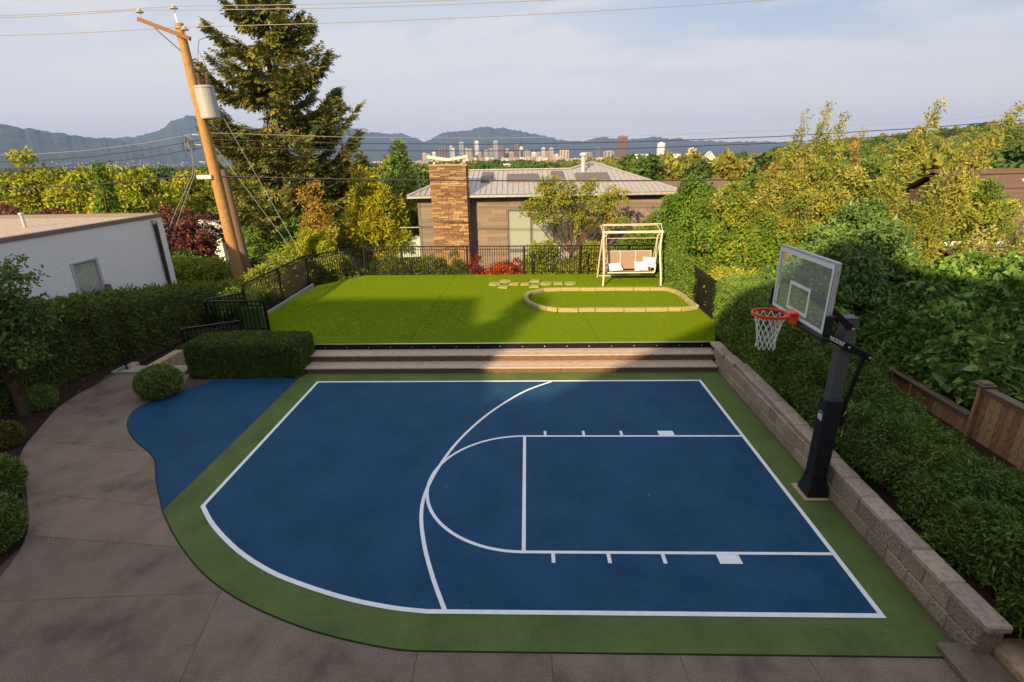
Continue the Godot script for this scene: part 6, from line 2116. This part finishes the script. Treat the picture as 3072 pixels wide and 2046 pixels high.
# ---------------------------------------------------------------- far trees, houses, city
func far_things() -> void:
	var kinds = []
	var pals = [[lin(96, 112, 44), lin(80, 98, 40)], [lin(112, 118, 48), lin(130, 126, 52)], [lin(70, 92, 42), lin(82, 102, 46)], [lin(128, 112, 52), lin(110, 106, 48)], [lin(62, 80, 40), lin(72, 90, 44)]]
	var names = ["round green tree in the wooded plain", "olive green tree in the wooded plain", "dark green tree in the wooded plain", "brownish tree in the wooded plain", "tall dark tree in the wooded plain"]
	var big = []
	for i in 4:
		big.append(make_sprig(7, 0.85, 0.6, 0.7, 0.3))
	for k in 5:
		var list = cloud(Vector3(0, 6.0 if k < 4 else 7.5, 0), Vector3(3.6, 3.6, 3.6) if k < 4 else Vector3(2.6, 5.6, 2.6), 34, 0.9, 1.6, 0.5)
		kinds.append(tree("distant_tree", names[k], Vector3(0, -400, 0), list, 5.0, 0.3, big, 20.0, pals[k], [M.leaf, M.bark], "trees of the wooded plain"))
	var first = [true, true, true, true, true]
	var n = 0
	var tries = 0
	while n < 230 and tries < 4000:
		tries += 1
		var z = -48.0 * pow(16.0, rng.randf())
		var half = -z * 1.02 + 6.0
		var x = rnd(-half, half)
		if z > -75 and x > -26 and x < 20:
			continue
		if z > -75 and x < -26:
			continue
		var k = rng.randi() % 5
		var s = rnd(0.75, 1.2)
		var at = Vector3(x, gh(x, z) - 0.3, z)
		# keep the skyline open: no crown far above the far canopy
		if x < 120:
			s = minf(s, maxf(0.35, (5.6 + z * 0.009 - at.y) / (9.9 if k < 4 else 13.4)))
		if first[k]:
			first[k] = false
			kinds[k].position = at
			kinds[k].scale = Vector3.ONE * s
		else:
			copy(kinds[k], at, rnd(0, TAU), Vector3(s * rnd(0.9, 1.15), s, s * rnd(0.9, 1.15)))
		n += 1
	# the rest of the wood, one mass
	for k in 3:
		var src: Node3D = kinds[k]
		var mmi = MultiMeshInstance3D.new()
		mmi.name = ["far_woodland", "far_olive_woodland", "far_dark_woodland"][k]
		var mm = MultiMesh.new()
		mm.transform_format = MultiMesh.TRANSFORM_3D
		mm.mesh = (src.get_node("crown") as MeshInstance3D).mesh
		var cnt = 900
		mm.instance_count = cnt
		for i in cnt:
			var z = -150.0 - 2700.0 * pow(rng.randf(), 1.8)
			var x = rnd(-1.05, 1.05) * -z
			if i % 3 == 0:
				z = rnd(-480, -140)
				x = rnd(0.45, 1.1) * -z
			elif i % 5 == 0:
				z = rnd(-170, -85)
				x = rnd(0.75, 2.0) * z
			var s = rnd(0.8, 1.3)
			mm.set_instance_transform(i, Transform3D(Basis(Vector3.UP, rnd(0, TAU)).scaled(Vector3.ONE * s), Vector3(x, gh(x, z) - 0.5, z)))
		mmi.multimesh = mm
		mmi.material_override = M.leaf
		mmi.set_meta("kind", "stuff")
		mmi.set_meta("label", ["green far-off wood before the city", "olive far-off wood before the city", "dark far-off wood before the city"][k])
		add_child(mmi)
	far_houses()
	city()

func far_house(label: String, at: Vector3, w: float, h: float, d: float, wall: Color, roof: Color, rise: float, turn := 0.0, called := "distant_house") -> void:
	var t = thing(called, label, "house", at, turn, "")
	var wm = mat("far wall", wall, 0.9)
	bar(t, "wall", Vector3(-w / 2, -3, -d / 2), Vector3(w / 2, h, d / 2), wm, 0.02)
	var m = MB.new()
	var o = 0.4
	m.quad(Vector3(-w / 2 - o, h - 0.1, d / 2 + o), Vector3(w / 2 + o, h - 0.1, d / 2 + o), Vector3(w / 2 + o, h + rise, 0), Vector3(-w / 2 - o, h + rise, 0))
	m.quad(Vector3(w / 2 + o, h - 0.1, -d / 2 - o), Vector3(-w / 2 - o, h - 0.1, -d / 2 - o), Vector3(-w / 2 - o, h + rise, 0), Vector3(w / 2 + o, h + rise, 0))
	m.tri(Vector3(w / 2, h - 0.1, d / 2), Vector3(w / 2, h - 0.1, -d / 2), Vector3(w / 2, h + rise - 0.1, 0))
	m.tri(Vector3(-w / 2, h - 0.1, -d / 2), Vector3(-w / 2, h - 0.1, d / 2), Vector3(-w / 2, h + rise - 0.1, 0))
	part(t, "roof", m.mesh(), mat("far roof", roof, 0.9))
	var gm = mat("far window", s3(60, 66, 74), 0.2)
	for i in 3:
		bar(t, "window", Vector3(-w * 0.3 + i * w * 0.25, h - 2.0, d / 2), Vector3(-w * 0.3 + i * w * 0.25 + w * 0.14, h - 0.7, d / 2 + 0.05), gm, 0.01)

func far_houses() -> void:
	far_house("orange roofed house at the far right behind the golden tree", Vector3(37.5, 1.2, -108), 5.5, 1.0, 5, s3(214, 190, 160), s3(196, 110, 68), 2.2, 1.2)
	far_house("tan roofed house beside the orange roofed one", Vector3(49.5, 0.8, -128), 10, 1.5, 7, s3(214, 196, 160), s3(176, 128, 84), 1.9, 0.15)
	far_house("white steep gabled house left of the orange roof", Vector3(50.8, 1.0, -160), 3.2, 2.6, 5, s3(236, 226, 206), s3(206, 194, 178), 3.0, 1.5)
	far_house("white house among trees before the city", Vector3(-20.1, -3.6, -420), 9, 3.0, 8, s3(240, 234, 222), s3(226, 222, 214), 1.4)
	far_house("cream house right of the white far house", Vector3(-8.0, -4.0, -500), 7, 3.5, 7, s3(226, 204, 166), s3(196, 170, 130), 2.0, 0.3)
	far_house("small pale house in the wood left of the vent pipe", Vector3(-2.3, -3.5, -420), 5, 3.4, 6, s3(222, 204, 176), s3(170, 136, 108), 1.8, 0.7)
	far_house("low white building right of the metal roof peak", Vector3(182, 0.5, -900), 24, 5.5, 14, s3(236, 230, 218), s3(228, 222, 212), 0.4)
	far_house("long low pale building at the right skyline", Vector3(217, 1.0, -800), 28, 4.5, 14, s3(226, 220, 206), s3(196, 196, 178), 0.5)
	far_house("brown roofed house right of the metal roof", Vector3(57.2, -2.0, -240), 7, 2.0, 7, s3(200, 170, 136), s3(142, 100, 76), 2.0, 0.2)
	far_house("dark roofed house with white gable right of the metal roof", Vector3(49.3, -5.0, -256), 6, 2.4, 7, s3(230, 222, 206), s3(104, 86, 74), 2.0, 1.4)
	far_house("near dark roofed house just right of the metal roof", Vector3(17.5, -1.3, -66), 9, 2.4, 8, s3(160, 140, 120), s3(112, 92, 80), 1.6, 0.1)
	far_house("pale house left of the pointed conifer", Vector3(-106, -4.0, -500), 7, 3.6, 7, s3(232, 224, 208), s3(190, 170, 150), 1.6)
	far_house("white house glimpsed between plum tree and pole", Vector3(-31.5, -1.5, -31.0), 7, 2.6, 6, s3(240, 236, 228), s3(226, 216, 204), 0.7, 0.3)

func city() -> void:
	var tone = {"b": s3(118, 92, 82), "p": s3(172, 172, 170), "w": s3(204, 202, 198), "g": s3(156, 156, 156), "t": s3(164, 144, 124), "k": s3(148, 136, 132), "c": s3(186, 168, 138)}
	var word = {"b": "brown", "p": "pale", "w": "white", "g": "grey", "t": "tan", "k": "rosy", "c": "cream"}
	var rows = [[-615, 64, 76, "b"], [-548, 21, 85, "p"], [-523, 16, 67, "w"], [-479, 32, 111, "g"], [-436, 19, 66, "p"], [-403, 39, 60, "t"], [-367, 28, 116, "w"], [-340, 25, 40, "t"], [-293, 27, 52, "g"], [-262, 31, 63, "k"], [-225, 33, 113, "g"], [-183, 39, 71, "b"], [-146, 27, 61, "t"], [-112, 34, 36, "t"], [-74, 36, 89, "b"], [-42, 25, 69, "w"], [-1, 49, 47, "t"], [47, 36, 31, "w"], [84, 28, 33, "t"], [115, 23, 61, "w"], [142, 24, 35, "t"], [175, 35, 58, "c"], [211, 29, 16, "w"], [260, 62, 43, "c"], [432, 67, 24, "t"], [507, 34, 59, "b"], [573, 72, 30, "t"], [-754, 31, 39, "c"], [-710, 26, 31, "t"], [-663, 24, 44, "w"], [-1000, 31, 34, "t"], [-940, 37, 29, "w"], [-867, 68, 34, "t"]]
	rows.sort_custom(func(a, b): return a[0] < b[0])
	var order = ["first", "second", "third", "fourth", "fifth", "sixth", "seventh", "eighth", "ninth", "tenth", "eleventh", "twelfth", "thirteenth", "fourteenth", "fifteenth", "sixteenth", "seventeenth", "eighteenth", "nineteenth", "twentieth", "twenty-first", "twenty-second", "twenty-third", "twenty-fourth", "twenty-fifth", "twenty-sixth", "twenty-seventh", "twenty-eighth", "twenty-ninth", "thirtieth", "thirty-first", "thirty-second", "thirty-third"]
	for i in rows.size():
		var r: Array = rows[i]
		tower("%s %s of the city skyline, %s from the left" % [word[r[3]], "tower" if r[2] > 55 else "block", order[i]], Vector3(r[0], -30, -4000 + 60 * (i % 3)), r[1], r[2] + 30, tone[r[3]], 3)
	tower("tall brown tower standing alone right of the skyline", Vector3(377, -30, -2200), 32, 104, s3(124, 96, 82), 5)
	tower("white rounded tower at the right of the skyline", Vector3(578, -30, -2400), 27, 80, s3(236, 232, 226), 4)
	tower("beige block above the trees far right of the skyline", Vector3(773, -30, -2600), 32, 58, s3(226, 200, 162), 3)
	# low buildings at the feet of the towers: too many and small to tell apart
	var m = MB.new()
	for i in 420:
		var x = rnd(-1150, 700)
		var z = rnd(-3900, -3400)
		var w = rnd(8, 30)
		var h = rnd(4, 20) * (1.5 if absf(x + 200) < 420 else 0.8)
		m.tint = pick([lin(168, 152, 130), lin(186, 182, 174), lin(140, 118, 100), lin(150, 144, 136)], 0.2)
		m.box(Vector3(x - w / 2, -40, z - w / 2), Vector3(x + w / 2, h - 24.0, z + w / 2))
	for i in 460:
		# houses dotted on the mountain foot
		var c: Array = slope[rng.randi() % int(slope.size() * 0.85)]
		var k = 1 + int(9.0 * pow(rng.randf(), 1.6))
		var p: Vector3 = c[k].lerp(c[k + 1], rng.randf()) + Vector3(rnd(-25, 25), 0, 0)
		var w = rnd(3, 8)
		m.tint = pick([lin(150, 146, 140), lin(130, 122, 112)], 0.25)
		m.box(p - Vector3(w, 14, w), p + Vector3(w, rnd(3, 7), w))
	var o = MeshInstance3D.new()
	o.name = "low_city_buildings"
	o.mesh = m.mesh()
	var vm = StandardMaterial3D.new()
	vm.resource_name = "far plaster"
	vm.vertex_color_use_as_albedo = true
	vm.roughness = 0.9
	o.material_override = vm
	o.set_meta("kind", "stuff")
	o.set_meta("label", "mass of low pale buildings at the foot of the city and slopes")
	add_child(o)

func tower(label: String, at: Vector3, w: float, h: float, col: Color, bands: int) -> void:
	var t = thing("city_tower", label, "tower", at, rnd(-0.25, 0.25), "towers of the city skyline")
	var wm = mat("tower wall", col, 0.8)
	var gm = mat("tower glass", Color(col.r * 0.62, col.g * 0.66, col.b * 0.72), 0.25)
	bar(t, "body", Vector3(-w / 2, -10, -w * 0.4), Vector3(w / 2, h, w * 0.4), wm, 0.4)
	for i in bands:
		var x = -w * 0.5 + w * (i + 0.5) / bands
		bar(t, "window_band", Vector3(x - w * 0.26 / bands, 4, w * 0.4 + 0.01), Vector3(x + w * 0.26 / bands, h - 4, w * 0.4 + 0.5), gm, 0.1)
	bar(t, "roof_box", Vector3(-w * 0.25, h, -w * 0.2), Vector3(w * 0.2, h + 4, w * 0.2), wm, 0.2)
